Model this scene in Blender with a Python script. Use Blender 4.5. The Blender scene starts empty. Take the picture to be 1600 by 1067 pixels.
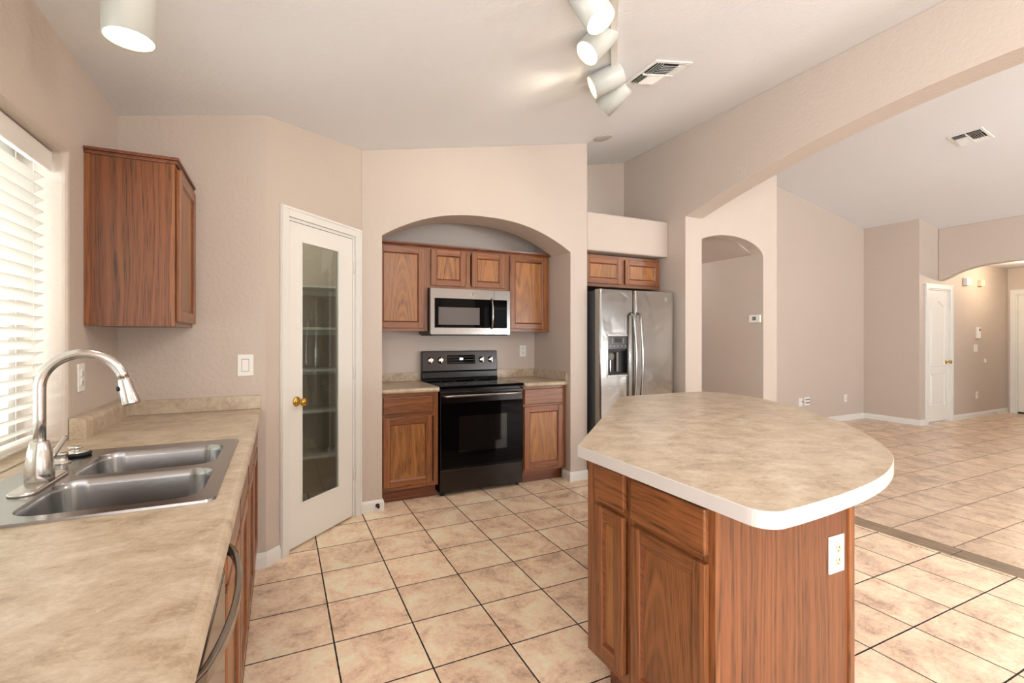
import bpy, math, random
from mathutils import Vector, Matrix
from mathutils.geometry import tessellate_polygon
random.seed(7)
PI = math.pi
sc = bpy.context.scene
col = sc.collection

# ------------------------------------------------------------ camera, world, light, exposure
YAW = 0.4482
EYE = 1.3225
cd = bpy.data.cameras.new('camera')
cam = bpy.data.objects.new('camera', cd)
col.objects.link(cam)
cd.sensor_width = 36.0
cd.lens = 753.0 / 1600 * 36
cd.shift_y = -6.9 / 1600
cd.clip_start = 0.02
cam.location = (0, 0, EYE)
cam.rotation_euler = (PI / 2, 0, -YAW)
sc.camera = cam
sc.view_settings.view_transform = 'Standard'
sc.view_settings.look = 'None'
sc.view_settings.gamma = 1
sc.view_settings.use_curve_mapping = False
sc.view_settings.exposure = 0.0

w = bpy.data.worlds.new('daylight')
sc.world = w
w.use_nodes = True
bg = w.node_tree.nodes['Background']
bg.inputs[0].default_value = (0.93, 0.97, 1.0, 1)
bg.inputs[1].default_value = 0.8


def light(kind, name, loc, energy, color=(1, 1, 1), rot=(0, 0, 0), size=1, size_y=None, spot=None, radius=None):
    l = bpy.data.lights.new(name, kind)
    l.energy = energy
    l.color = color
    if kind == 'AREA':
        l.shape = 'RECTANGLE'
        l.size = size
        l.size_y = size_y or size
    if kind == 'SPOT':
        l.spot_size = spot
        l.spot_blend = 0.7
    if radius is not None:
        l.shadow_soft_size = radius
    o = bpy.data.objects.new(name, l)
    o.location = loc
    o.rotation_euler = rot
    col.objects.link(o)
    return o


# fill lamps at invented openings behind the camera, daylight at the sink window
def window_light(name, loc, d, energy, color, sx, sy):
    o = light('AREA', name, loc, energy, color, (0, 0, 0), sx, sy)
    o.rotation_euler = Vector(d).to_track_quat('-Z', 'Y').to_euler()


window_light('patio_fill', (1.6, -3.56, 1.15), (0, 1, 0.0), 4, (0.92, 0.965, 1.0), 3.1, 2.1)  # fill lamp outside the invented patio door
window_light('ceiling_fill_patio', (1.6, -3.75, 0.75), (0, 0.35, 0.94), 85, (0.91, 0.96, 1.0), 3.1, 1.3)  # added upward fill to brighten the kitchen ceiling
window_light('dining_fill', (6.4, -3.56, 1.32), (0, 1, 0.0), 12, (0.93, 0.965, 1.0), 3.3, 1.6)  # fill lamp outside the invented dining window
window_light('ceiling_fill_dining', (6.4, -3.75, 0.85), (0, 0.32, 0.95), 560, (0.92, 0.96, 1.0), 3.3, 1.2)  # added upward fill to brighten the great room ceiling
window_light('nook_side_fill', (-1.05, -1.95, 1.15), (1, 0.25, 0.12), 280, (0.94, 0.965, 1.0), 1.9, 1.8)  # added side fill for the beam and alcove, through an invented door
window_light('daylight_sink_window', (-1.35, 1.72, 1.5), (1, 0, 0.0), 45, (0.95, 0.98, 1.0), 1.4, 1.1)


# ------------------------------------------------------------ materials
def srgb(r, g, b):
    f = lambda c: (c / 255 / 12.92) if c / 255 <= 0.04045 else ((c / 255 + 0.055) / 1.055) ** 2.4
    return (f(r), f(g), f(b), 1)


class NT:
    def __init__(s, name):
        s.m = bpy.data.materials.new(name)
        s.m.use_nodes = True
        s.t = s.m.node_tree
        s.p = s.t.nodes['Principled BSDF']

    def n(s, typ, **kw):
        nd = s.t.nodes.new(typ)
        for k, v in kw.items():
            setattr(nd, k, v)
        return nd

    def put(s, sock, v):
        if hasattr(v, 'node') or isinstance(v, bpy.types.NodeSocket):
            s.t.links.new(v, sock)
        else:
            sock.default_value = v

    def math(s, op, a, b=0.0, c=None, clamp=False):
        nd = s.n('ShaderNodeMath', operation=op, use_clamp=clamp)
        s.put(nd.inputs[0], a)
        s.put(nd.inputs[1], b)
        if c is not None:
            s.put(nd.inputs[2], c)
        return nd.outputs[0]

    def noise(s, vec, scale, detail=3, rough=0.5, dist=0.0):
        nd = s.n('ShaderNodeTexNoise')
        s.put(nd.inputs['Vector'], vec)
        nd.inputs['Scale'].default_value = scale
        nd.inputs['Detail'].default_value = detail
        nd.inputs['Roughness'].default_value = rough
        nd.inputs['Distortion'].default_value = dist
        return nd.outputs['Fac']

    def obj(s):
        return s.n('ShaderNodeTexCoord').outputs['Object']

    def sep(s, v):
        nd = s.n('ShaderNodeSeparateXYZ')
        s.put(nd.inputs[0], v)
        return nd.outputs

    def comb(s, x, y, z):
        nd = s.n('ShaderNodeCombineXYZ')
        for i, v in enumerate((x, y, z)):
            s.put(nd.inputs[i], v)
        return nd.outputs[0]

    def ramp(s, fac, stops):
        nd = s.n('ShaderNodeValToRGB')
        el = nd.color_ramp.elements
        while len(el) < len(stops):
            el.new(0.5)
        for e, (p, c) in zip(el, stops):
            e.position = p
            e.color = c
        s.put(nd.inputs[0], fac)
        return nd.outputs[0]

    def mix(s, fac, a, b, mode='MIX'):
        nd = s.n('ShaderNodeMix', data_type='RGBA', blend_type=mode)
        s.put(nd.inputs[0], fac)
        s.put(nd.inputs[6], a)
        s.put(nd.inputs[7], b)
        return nd.outputs[2]

    def bump(s, h, strength, dist=0.01):
        nd = s.n('ShaderNodeBump')
        nd.inputs['Strength'].default_value = strength
        nd.inputs['Distance'].default_value = dist
        s.put(nd.inputs['Height'], h)
        s.t.links.new(nd.outputs[0], s.p.inputs['Normal'])

    def set(s, **kw):
        for k, v in kw.items():
            s.put(s.p.inputs[k.replace('_', ' ')], v)
        return s


def plain(name, c, rough=0.5, metal=0.0, coat=0.0, emit=None, estr=0.0):
    t = NT(name)
    t.set(Base_Color=c, Roughness=rough, Metallic=metal)
    if coat:
        t.set(Coat_Weight=coat, Coat_Roughness=0.08)
    if emit:
        t.set(Emission_Color=emit, Emission_Strength=estr)
    return t.m


def paint(name, c, scale=55, strength=0.25, rough=0.55):
    t = NT(name)
    v = t.obj()
    n1 = t.noise(v, scale, 3, 0.55)
    n2 = t.noise(v, 1.3, 2, 0.5)
    f = t.math('MULTIPLY_ADD', n2, 0.06, 0.97)
    hs = t.n('ShaderNodeHueSaturation')
    hs.inputs['Color'].default_value = c
    t.put(hs.inputs['Value'], f)
    t.set(Base_Color=hs.outputs[0], Roughness=rough)
    t.bump(t.math('SMOOTH_MIN', n1, 0.62, 0.1), strength, 0.004)
    return t.m


def oak(name, axis, light_c, dark_c, rough=0.33, ringf=55.0, warp=3.5, cath=None):
    """axis: the local axis the grain runs along ('z', 'x' or 'y')"""
    t = NT(name)
    v = t.obj()
    rnd = t.n('ShaderNodeObjectInfo').outputs['Random']
    o = t.sep(v)
    if axis == 'z':
        s = t.math('ADD', o[0], o[1])
        l = o[2]
    elif axis == 'x':
        s = t.math('ADD', o[2], o[1])
        l = o[0]
    else:
        s = t.math('ADD', o[2], o[0])
        l = o[1]
    if cath is not None:
        q = t.math('SUBTRACT', s, cath)
        crown = t.math('MULTIPLY_ADD', t.math('MULTIPLY', q, q), 520.0, t.math('MULTIPLY', l, 9.0))
    else:
        crown = None
    s = t.math('ADD', s, t.math('MULTIPLY', rnd, 7.3))
    l = t.math('ADD', l, t.math('MULTIPLY', rnd, 11.7))
    wv = t.comb(t.math('MULTIPLY', s, 5.0), t.math('MULTIPLY', l, 0.7), rnd)
    wn = t.noise(wv, 1.0, 2, 0.45)
    fine = t.noise(t.comb(t.math('MULTIPLY', s, 30), t.math('MULTIPLY', l, 3), 0), 1.0, 2)
    ring = t.math('ADD', t.math('MULTIPLY', s, ringf), t.math('MULTIPLY', wn, warp * 2))
    if crown is not None:
        ring = t.math('ADD', crown, t.math('MULTIPLY', wn, warp))
    ring = t.math('ADD', ring, t.math('MULTIPLY', fine, 0.35))
    rn = t.noise(t.comb(t.math('MULTIPLY', ring, 1.35), 0.0, t.math('MULTIPLY', l, 0.5)), 1.0, 1, 0.4)
    band = t.math('MULTIPLY', t.math('SUBTRACT', rn, 0.36), 3.2, clamp=True)
    pore = t.noise(t.comb(t.math('MULTIPLY', s, 300), t.math('MULTIPLY', l, 7), 0), 1.0, 2, 0.6)
    pore = t.math('MULTIPLY', t.math('SUBTRACT', pore, 0.46, clamp=True), 5.0, clamp=True)
    pm = t.math('MULTIPLY', pore, t.math('MULTIPLY_ADD', band, 0.85, 0.15))
    mid = tuple(0.5 * (a + b) for a, b in zip(light_c, dark_c))
    c = t.mix(t.math('MULTIPLY', band, 0.75), light_c, mid)
    c = t.mix(t.math('MULTIPLY', pm, 1.0), c, dark_c)
    big = t.noise(t.comb(t.math('MULTIPLY', s, 3), t.math('MULTIPLY', l, 0.6), 3.3), 1.0, 1)
    hs = t.n('ShaderNodeHueSaturation')
    t.put(hs.inputs['Color'], c)
    t.put(hs.inputs['Value'], t.math('MULTIPLY_ADD', big, 0.4, 0.80))
    t.set(Base_Color=hs.outputs[0], Roughness=rough, Coat_Weight=0.12, Coat_Roughness=0.25)
    t.bump(pore, 0.10, 0.0006)
    return t.m


def laminate(name):
    t = NT(name)
    v = t.obj()
    mp = t.n('ShaderNodeMapping')
    mp.inputs['Scale'].default_value = (1.0, 1.2, 1)
    mp.inputs['Rotation'].default_value = (0, 0, 0.5)
    t.put(mp.inputs[0], v)
    v2 = mp.outputs[0]
    a = t.noise(v2, 9.0, 12, 0.78, 0.25)
    b = t.noise(v2, 55, 8, 0.8, 0.4)
    c1 = t.ramp(a, [(0.37, srgb(158, 137, 112)), (0.46, srgb(182, 163, 139)), (0.55, srgb(195, 178, 155)), (0.66, srgb(210, 197, 178))])
    m = t.math('MULTIPLY', t.math('SUBTRACT', b, 0.53, clamp=True), 5.0, clamp=True)
    c2 = t.mix(m, c1, srgb(210, 197, 178))
    m2 = t.math('MULTIPLY', t.math('SUBTRACT', 0.44, b, clamp=True), 4.5, clamp=True)
    c3 = t.mix(m2, c2, srgb(148, 124, 98))
    t.set(Base_Color=c3, Roughness=0.36, Coat_Weight=0.15, Coat_Roughness=0.2)
    return t.m


def tile(name, x0, y0, size, grout_w, grout_c, tone=1.0, rough=0.38):
    t = NT(name)
    v = t.obj()
    o = t.sep(v)
    wob = t.noise(v, 30, 2)
    gx = t.math('DIVIDE', t.math('SUBTRACT', o[0], x0), size)
    gy = t.math('DIVIDE', t.math('SUBTRACT', o[1], y0), size)
    def edge(g):
        fr = t.math('FRACT', g)
        d = t.math('ABSOLUTE', t.math('SUBTRACT', fr, 0.5))
        d = t.math('ADD', d, t.math('MULTIPLY', t.math('SUBTRACT', wob, 0.5), 0.006))
        return d
    e = t.math('MAXIMUM', edge(gx), edge(gy))
    hw = grout_w / size / 2
    g = t.math('MULTIPLY', t.math('SUBTRACT', e, 0.5 - hw), 1 / (hw * 0.2), clamp=True)
    wn = t.n('ShaderNodeTexWhiteNoise', noise_dimensions='3D')
    t.put(wn.inputs['Vector'], t.comb(t.math('FLOOR', gx), t.math('FLOOR', gy), 0))
    off = t.n('ShaderNodeVectorMath', operation='MULTIPLY_ADD')
    t.put(off.inputs[0], wn.outputs['Color'])
    off.inputs[1].default_value = (9, 9, 9)
    t.put(off.inputs[2], v)
    a = t.noise(off.outputs[0], 5.5, 9, 0.66, 0.5)
    b = t.noise(off.outputs[0], 48, 7, 0.8, 0.3)
    ab = t.math('ADD', t.math('MULTIPLY', a, 0.62), t.math('MULTIPLY', b, 0.38))
    k = lambda r, g_, b_: tuple(min(1, c * tone) for c in srgb(r, g_, b_)[:3]) + (1,)
    c = t.ramp(ab, [(0.38, k(140, 119, 102)), (0.46, k(172, 149, 128)), (0.54, k(188, 167, 145)), (0.66, k(203, 184, 162))])
    hs = t.n('ShaderNodeHueSaturation')
    t.put(hs.inputs['Color'], c)
    t.put(hs.inputs['Value'], t.math('MULTIPLY_ADD', wn.outputs['Value'], 0.12, 0.94))
    t.set(Base_Color=t.mix(g, hs.outputs[0], grout_c), Roughness=t.math('MULTIPLY_ADD', g, 0.5, rough))
    t.bump(t.math('SUBTRACT', t.math('MULTIPLY', b, 0.12), g), 0.35, 0.003)
    return t.m


def brushed(name, c, rough=0.28, axis=2, strength=0.08, metal=1.0, wave=0.0):
    t = NT(name)
    o = t.sep(t.obj())
    sc_ = [260.0, 260.0, 260.0]
    sc_[axis] = 3.0
    nv = t.comb(*[t.math('MULTIPLY', o[i], sc_[i]) for i in range(3)])
    n = t.noise(nv, 1.0, 3)
    t.set(Base_Color=c, Metallic=metal, Roughness=t.math('MULTIPLY_ADD', n, 0.12, rough - 0.06))
    if wave:
        lo_n = t.noise(t.obj(), 3.2, 2, 0.5, 0.6)
        t.bump(t.math('MULTIPLY_ADD', n, 0.02, t.math('MULTIPLY', lo_n, 1.0)), wave, 0.012)
    else:
        t.bump(n, strength, 0.0004)
    return t.m


WALL = paint('wall_paint', srgb(197, 183, 171), 42, 0.8)
CEIL = paint('ceiling_paint', srgb(228, 228, 229), 38, 0.7, 0.7)
WHITE = plain('white_enamel', srgb(232, 229, 222), 0.32)
TRIMW = plain('white_trim_paint', srgb(228, 226, 220), 0.4)
PLASTIC = plain('white_plastic', srgb(235, 233, 228), 0.35)
IVORY = plain('ivory_plastic', srgb(226, 212, 182), 0.4)
GREYP = plain('grey_plastic', srgb(120, 118, 112), 0.5)
BLACK = plain('black_enamel', srgb(18, 17, 17), 0.25)
BLACKM = plain('black_plastic', srgb(30, 29, 29), 0.5)
DARKG = plain('duct_shade', srgb(26, 22, 20), 0.8)
GLOSSB = plain('black_glass', srgb(6, 5, 6), 0.03)
GLOSSB.node_tree.nodes['Principled BSDF'].inputs['IOR'].default_value = 1.2
L_OAK, D_OAK = srgb(150, 92, 52), srgb(52, 28, 14)
OAKV = oak('oak_grain_upright', 'z', L_OAK, D_OAK)
OAKH = oak('oak_grain_level', 'x', L_OAK, D_OAK, ringf=34, warp=5.0)
OAKY = oak('oak_grain_level_deep', 'y', L_OAK, D_OAK)
PANV = oak('oak_panel_cathedral', 'z', srgb(170, 112, 60), srgb(74, 44, 22), ringf=26, warp=8)
CATH_A = oak('oak_cathedral_tall', 'z', srgb(170, 112, 60), srgb(70, 42, 22), warp=3, cath=0.225)
CATH_B = oak('oak_cathedral_short', 'z', srgb(170, 112, 60), srgb(70, 42, 22), warp=3, cath=0.57)
CATH_C = oak('oak_cathedral_island', 'z', srgb(152, 94, 52), srgb(66, 38, 20), warp=5, cath=0.38)
PANW = oak('oak_veneer_sheet', 'z', srgb(132, 78, 46), srgb(42, 23, 13), ringf=60, warp=3.5)
OAKD = oak('oak_dark_edge', 'x', srgb(128, 72, 44), srgb(66, 34, 20))
LAM = laminate('beige_laminate')
RIM = plain('white_laminate_edge', srgb(208, 201, 196), 0.35)
T = 0.342
TILEK = tile('beige_floor_tile', -0.1318 + T, 0.161, T, 0.0075, srgb(30, 22, 18), 2.1)
TILEG = tile('pale_floor_tile', -0.1318 + 0.55 * T, 0.161, T, 0.006, srgb(80, 64, 54), 1.5, 0.3)
STEEL = brushed('brushed_stainless', (0.33, 0.31, 0.29, 1), 0.2, 0)
STEELV = brushed('brushed_stainless_upright', (0.35, 0.335, 0.315, 1), 0.16, 0, wave=0.5)
SINKM = plain('sink_steel', (0.36, 0.36, 0.36, 1), 0.2, 1.0)
NICKEL = brushed('brushed_nickel', (0.66, 0.63, 0.60, 1), 0.22, 2, 0.03)
SLATE = brushed('dark_slate_steel', (0.055, 0.050, 0.048, 1), 0.2, 0, 0.05)
CHROME = plain('chrome', (0.8, 0.79, 0.77, 1), 0.08, 1.0)
BRASS = plain('polished_brass', srgb(200, 160, 80), 0.15, 1.0)
RUBBER = plain('black_rubber', srgb(25, 25, 27), 0.6)
BULB = plain('lit_bulb', (1, 1, 1, 1), 0.5, emit=(1.0, 0.90, 0.72, 1), estr=9.0)
CANIN = plain('lamp_can_inside', srgb(222, 206, 158), 0.5)
CANW = plain('lamp_can_white', srgb(196, 198, 192), 0.35)
LED = plain('lit_display', (0, 0, 0, 1), 0.4, emit=(0.75, 0.85, 1.0, 1), estr=2.2)
FGRIP = plain('fridge_side_grey', srgb(72, 74, 76), 0.42)
MESHG = plain('microwave_window', srgb(96, 90, 88), 0.12)

t_ = NT('slat_white')
t_.set(Base_Color=srgb(240, 238, 233), Roughness=0.45)
_tr = t_.n('ShaderNodeBsdfTranslucent')
_tr.inputs[0].default_value = srgb(244, 241, 234)
_mx = t_.n('ShaderNodeMixShader')
_mx.inputs[0].default_value = 0.35
_out = t_.t.nodes['Material Output']
t_.t.links.new(t_.p.outputs[0], _mx.inputs[1])
t_.t.links.new(_tr.outputs[0], _mx.inputs[2])
t_.t.links.new(_mx.outputs[0], _out.inputs[0])
SLAT = t_.m


def glass(name, tint, refl=0.08):
    t = NT(name)
    tr = t.n('ShaderNodeBsdfTransparent')
    tr.inputs[0].default_value = tint
    gl = t.n('ShaderNodeBsdfGlossy')
    gl.inputs['Roughness'].default_value = 0.01
    fr = t.n('ShaderNodeLayerWeight')
    fr.inputs[0].default_value = 0.5
    sch = t.math('MULTIPLY_ADD', t.math('POWER', fr.outputs['Facing'], 5.0), 0.96, 0.04)
    mx = t.n('ShaderNodeMixShader')
    t.put(mx.inputs[0], t.math('ADD', sch, refl, clamp=True))
    t.t.links.new(tr.outputs[0], mx.inputs[1])
    t.t.links.new(gl.outputs[0], mx.inputs[2])
    t.t.links.new(mx.outputs[0], t.t.nodes['Material Output'].inputs[0])
    return t.m


GLASS = glass('clear_glass', (0.95, 0.97, 0.96, 1), 0.0)
PGLASS = glass('pantry_glass', (0.80, 0.84, 0.80, 1), 0.03)


def wood_strip():
    t = NT('wood_look_strip')
    o = t.sep(t.obj())
    s, l = o[0], o[1]
    n = t.noise(t.comb(t.math('MULTIPLY', s, 90), t.math('MULTIPLY', l, 5), 0), 1, 4)
    wn = t.n('ShaderNodeTexWhiteNoise', noise_dimensions='1D')
    g = t.math('DIVIDE', t.math('SUBTRACT', l, 1.48), 0.92)
    t.put(wn.inputs['W'], t.math('FLOOR', g))
    c = t.ramp(n, [(0.3, srgb(112, 92, 74)), (0.6, srgb(160, 138, 114)), (0.8, srgb(176, 156, 132))])
    hs = t.n('ShaderNodeHueSaturation')
    t.put(hs.inputs['Color'], c)
    t.put(hs.inputs['Value'], t.math('MULTIPLY_ADD', wn.outputs['Value'], 0.35, 0.78))
    e = t.math('ABSOLUTE', t.math('SUBTRACT', t.math('FRACT', g), 0.5))
    j = t.math('GREATER_THAN', e, 0.497)
    t.set(Base_Color=t.mix(j, hs.outputs[0], srgb(50, 40, 34)), Roughness=0.4)
    return t.m


STRIP = wood_strip()


# ------------------------------------------------------------ mesh builder
class MB:
    def __init__(s):
        s.v, s.f, s.mi, s.sm = [], [], [], []
        s.mats = []
        s.cur = 0

    def mat(s, m):
        if m not in s.mats:
            s.mats.append(m)
        s.cur = s.mats.index(m)
        return s

    def add(s, verts, faces, smooth=False):
        b = len(s.v)
        s.v += [tuple(p) for p in verts]
        for f in faces:
            s.f.append([b + i for i in f])
            s.mi.append(s.cur)
            s.sm.append(smooth)
        return s

    def box(s, x0, x1, y0, y1, z0, z1):
        if x1 < x0: x0, x1 = x1, x0
        if y1 < y0: y0, y1 = y1, y0
        if z1 < z0: z0, z1 = z1, z0
        v = [(x0, y0, z0), (x1, y0, z0), (x1, y1, z0), (x0, y1, z0), (x0, y0, z1), (x1, y0, z1), (x1, y1, z1), (x0, y1, z1)]
        return s.add(v, [(0, 3, 2, 1), (4, 5, 6, 7), (0, 1, 5, 4), (1, 2, 6, 5), (2, 3, 7, 6), (3, 0, 4, 7)])

    def prism(s, pts, axis, a0, a1, smooth=False):
        """pts: outline in the plane across axis; axis 'z': (x,y), 'y': (x,z), 'x': (y,z)"""
        def mk(p, a):
            return {'z': (p[0], p[1], a), 'y': (p[0], a, p[1]), 'x': (a, p[0], p[1])}[axis]
        area = sum(pts[i][0] * pts[(i + 1) % len(pts)][1] - pts[(i + 1) % len(pts)][0] * pts[i][1] for i in range(len(pts)))
        pts = list(pts) if area > 0 else list(pts)[::-1]
        if axis == 'y':
            pts = pts[::-1]
        n = len(pts)
        v = [mk(p, a0) for p in pts] + [mk(p, a1) for p in pts]
        f = [list(range(n))[::-1], list(range(n, 2 * n))]
        s.add(v, f)
        b = len(s.v) - 2 * n
        for i in range(n):
            j = (i + 1) % n
            s.f.append([b + i, b + j, b + n + j, b + n + i])
            s.mi.append(s.cur)
            s.sm.append(smooth)
        return s

    def loops(s, rings, cap=True, smooth=True, close=True):
        n = len(rings[0])
        b = len(s.v)
        for r in rings:
            s.v += [tuple(p) for p in r]
        for k in range(len(rings) - 1):
            for i in range(n if close else n - 1):
                j = (i + 1) % n
                s.f.append([b + k * n + i, b + k * n + j, b + (k + 1) * n + j, b + (k + 1) * n + i])
                s.mi.append(s.cur)
                s.sm.append(smooth)
        if cap:
            s.f.append([b + i for i in range(n)][::-1])
            s.f.append([b + (len(rings) - 1) * n + i for i in range(n)])
            s.mi += [s.cur] * 2
            s.sm += [False] * 2
        return s

    def lathe(s, prof, o=(0, 0, 0), axis=(0, 0, 1), n=28, cap=True):
        """prof: (radius, distance along axis)"""
        ax = Vector(axis).normalized()
        q = Vector((0, 0, 1)).rotation_difference(ax)
        o = Vector(o)
        rings = []
        for r, h in prof:
            rings.append([o + q @ Vector((r * math.cos(2 * PI * i / n), r * math.sin(2 * PI * i / n), h)) for i in range(n)])
        return s.loops(rings, cap)

    def cyl(s, a, b, r, n=20, r2=None):
        a, b = Vector(a), Vector(b)
        return s.lathe([(r, 0), (r2 if r2 is not None else r, (b - a).length)], a, b - a, n)

    def tube(s, path, r, n=14):
        P = [Vector(p) for p in path]
        rings = []
        up = None
        for i, p in enumerate(P):
            d = (P[min(i + 1, len(P) - 1)] - P[max(i - 1, 0)]).normalized()
            if up is None:
                up = d.orthogonal().normalized()
            up = (up - d * up.dot(d)).normalized()
            sd = d.cross(up)
            rr = r[i] if isinstance(r, (list, tuple)) else r
            rings.append([p + (up * math.cos(2 * PI * k / n) + sd * math.sin(2 * PI * k / n)) * rr for k in range(n)])
        return s.loops(rings)

    def build(s, name, m=None, parent=None, bevel=0, seg=2, kind=None, label=None, matrix=None):
        me = bpy.data.meshes.new(name)
        me.from_pydata(s.v, [], s.f)
        if s.mats:
            for x in s.mats:
                me.materials.append(x)
            me.polygons.foreach_set('material_index', s.mi)
        else:
            me.materials.append(m)
        me.polygons.foreach_set('use_smooth', s.sm)
        me.update()
        if matrix:
            me.transform(matrix)
        o = bpy.data.objects.new(name, me)
        col.objects.link(o)
        if parent:
            o.parent = parent
        if bevel:
            md = o.modifiers.new('edge', 'BEVEL')
            md.width = bevel
            md.segments = seg
            md.limit_method = 'ANGLE'
            md.angle_limit = math.radians(40)
            md.harden_normals = False
        if kind:
            o['kind'] = kind
        if label:
            o['label'] = label
        return o


def struct(name, mb, m, bevel=0, seg=3, parent=None):
    return mb.build(name, m, parent, bevel, seg, kind=None if parent else 'structure')


def thing(name, label, cat, loc=(0, 0, 0), rotz=0, group=None, kind=None, rot=None):
    o = bpy.data.objects.new(name, None)
    o.empty_display_size = 0.1
    col.objects.link(o)
    o.location = loc
    o.rotation_euler = rot or (0, 0, rotz)
    if kind:
        o['kind'] = kind
    else:
        o['label'] = label
        o['category'] = cat
    if group:
        o['group'] = group
    return o


def tag(o, label, cat, group=None):
    o['label'] = label
    o['category'] = cat
    if group:
        o['group'] = group
    return o


def B(*a):
    return MB().box(*a)


def zc(x):
    return 2.615 + 0.201 * x if x <= 5.4 else 3.7004 - 0.19 * (x - 5.4)


# ------------------------------------------------------------ setting: floors and ceilings
def slab(x0, x1, y0, y1, z0=-0.1, z1=0):
    return B(x0, x1, y0, y1, z0, z1)


struct('floor', slab(-1.1, 3.66, -3.7, 4.6), TILEK)
struct('floor.001', slab(3.815, 12.2, -3.7, 7.2), TILEG)
struct('floor.002', slab(3.56, 3.815, 4.6, 7.2), TILEG)
struct('trim_1', slab(3.66, 3.815, -3.7, 4.6), STRIP)

cb = MB()
cb.prism([(-1.1, zc(-1.1)), (5.4, zc(5.4)), (5.4, 3.9), (-1.1, 2.6)], 'y', -3.7, 4.75)
cb.prism([(5.4, zc(5.4)), (9.4, zc(9.4)), (9.4, 3.2), (5.4, 3.9)], 'y', -3.7, 4.75)
struct('ceiling', cb, CEIL)
struct('ceiling.001', B(9.3, 11.7, -3.7, 3.95, 2.52, 2.6), CEIL)
hc = MB().prism([(3.7, 2.75), (4.9, 2.175), (4.9, 2.3), (3.7, 2.9)], 'y', 3.7, 7.2)
struct('ceiling.002', hc, WALL)


# ------------------------------------------------------------ setting: walls
def arch(x0, x1, spring, apex, n=28, p=2.0):
    """points of an arch from x1 down to x0"""
    c, h = (x0 + x1) / 2, (x1 - x0) / 2
    out = []
    for i in range(n + 1):
        a = PI * i / n
        out.append((c + h * math.cos(a), spring + (apex - spring) * (math.sin(a) if p == 2 else 1 - abs(math.cos(a)) ** p)))
    return out


# window wall with a hole above the sink
WY0, WY1, WZ0, WZ1 = 0.98, 2.47, 0.914, 2.045
lw = MB()
ys = [-0.9, WY0, WY1, 4.6]
zs = [0, WZ0, WZ1, 2.47]
for X_, flip in ((-0.755, False), (-0.97, True)):
    for i in range(3):
        for j in range(3):
            if i == 1 and j == 1:
                continue
            q = [(X_, ys[i], zs[j]), (X_, ys[i + 1], zs[j]), (X_, ys[i + 1], zs[j + 1]), (X_, ys[i], zs[j + 1])]
            lw.add(q[::-1] if flip else q, [(0, 1, 2, 3)])
ring = [(WY0, WZ0), (WY1, WZ0), (WY1, WZ1), (WY0, WZ1)]
for i in range(4):
    (a, b), (c, d) = ring[i], ring[(i + 1) % 4]
    lw.add([(-0.755, a, b), (-0.97, a, b), (-0.97, c, d), (-0.755, c, d)], [(0, 1, 2, 3)])
wl = struct('wall_left', lw, WALL)
import bmesh
bm = bmesh.new()
bm.from_mesh(wl.data)
bmesh.ops.remove_doubles(bm, verts=bm.verts, dist=1e-5)
bmesh.ops.recalc_face_normals(bm, faces=bm.faces)
bm.to_mesh(wl.data)
bm.free()
md = wl.modifiers.new('edge', 'BEVEL')
md.width = 0.018
md.segments = 3
md.limit_method = 'ANGLE'

m = MB()
m.box(-0.97, -0.755, -3.5, -3.0, 0, 2.46).box(-0.97, -0.755, -3.0, -0.9, 2.12, 2.46)
struct('wall_nook', m, WALL)
m = MB()
for y0, y1, z0, z1 in ((-3.0, -2.93, 0, 2.12), (-0.97, -0.9, 0, 2.12), (-1.99, -1.91, 0.07, 2.05), (-2.93, -0.97, 2.05, 2.12), (-2.93, -0.97, 0, 0.07)):
    m.box(-0.90, -0.84, y0, y1, z0, z1)
struct('window_4_added', m, TRIMW)  # frame of an unseen side door, added so the side fill can enter

# short wall behind the corner cabinet, then the diagonal pantry wall
struct('wall_sink_end', MB().prism([(-0.756, 0), (-0.076, 0), (-0.076, zc(-0.076)), (-0.756, zc(-0.756))], 'y', 3.12, 3.24), WALL)
PA = Vector((-0.076, 3.12, 0))
PROT = math.atan2(3.752 - 3.12, 0.55 + 0.076)
PL = math.hypot(0.626, 0.632)
PM = Matrix.Translation(PA) @ Matrix.Rotation(PROT, 4, 'Z')
d0, d1, dh = 0.158, 0.815, 2.062
h0, h1 = zc(-0.076), zc(0.55)
pw = MB().prism([(0, 0), (d0, 0), (d0, dh), (d1, dh), (d1, 0), (PL, 0), (PL, h1), (0, h0)], 'y', 0, 0.115)
pwo = pw.build('wall_pantry', WALL, kind='structure', matrix=PM)

# range wall with the arched alcove
a = arch(0.702, 2.40, 2.10, 2.335, 36, 2.3)
a = [(x, z) for x, z in a]
rw = MB().prism([(0.55, 0), (0.702, 0)] + a[::-1] + [(2.40, 0), (2.584, 0), (2.584, zc(2.584)), (0.55, zc(0.55))], 'y', 3.752, 4.075)
struct('wall_range', rw, WALL, 0.016, 3)
al = MB()
al.box(0.56, 0.702, 4.07, 4.58, 0, 2.7)
al.prism([(2.40, 0), (2.584, 0), (2.584, zc(2.584)), (2.40, zc(2.40))], 'y', 4.07, 4.58)
al.box(0.56, 2.584, 4.45, 4.58, 0, 2.7)
al.box(0.702, 2.40, 4.07, 4.45, 2.62, 2.72)
struct('wall_alcove', al, WALL)
struct('wall_pantry_back', B(-0.755, 0.56, 4.45, 4.58, 0, 2.46), WALL)
struct('wall_fridge_back', MB().prism([(2.584, 0), (3.58, 0), (3.58, zc(3.58)), (2.584, zc(2.584))], 'y', 4.46, 4.58), WALL)
struct('wall_pot_shelf', B(2.584, 3.58, 3.752, 4.46, 2.137, 2.50), WALL, 0.016)

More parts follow.
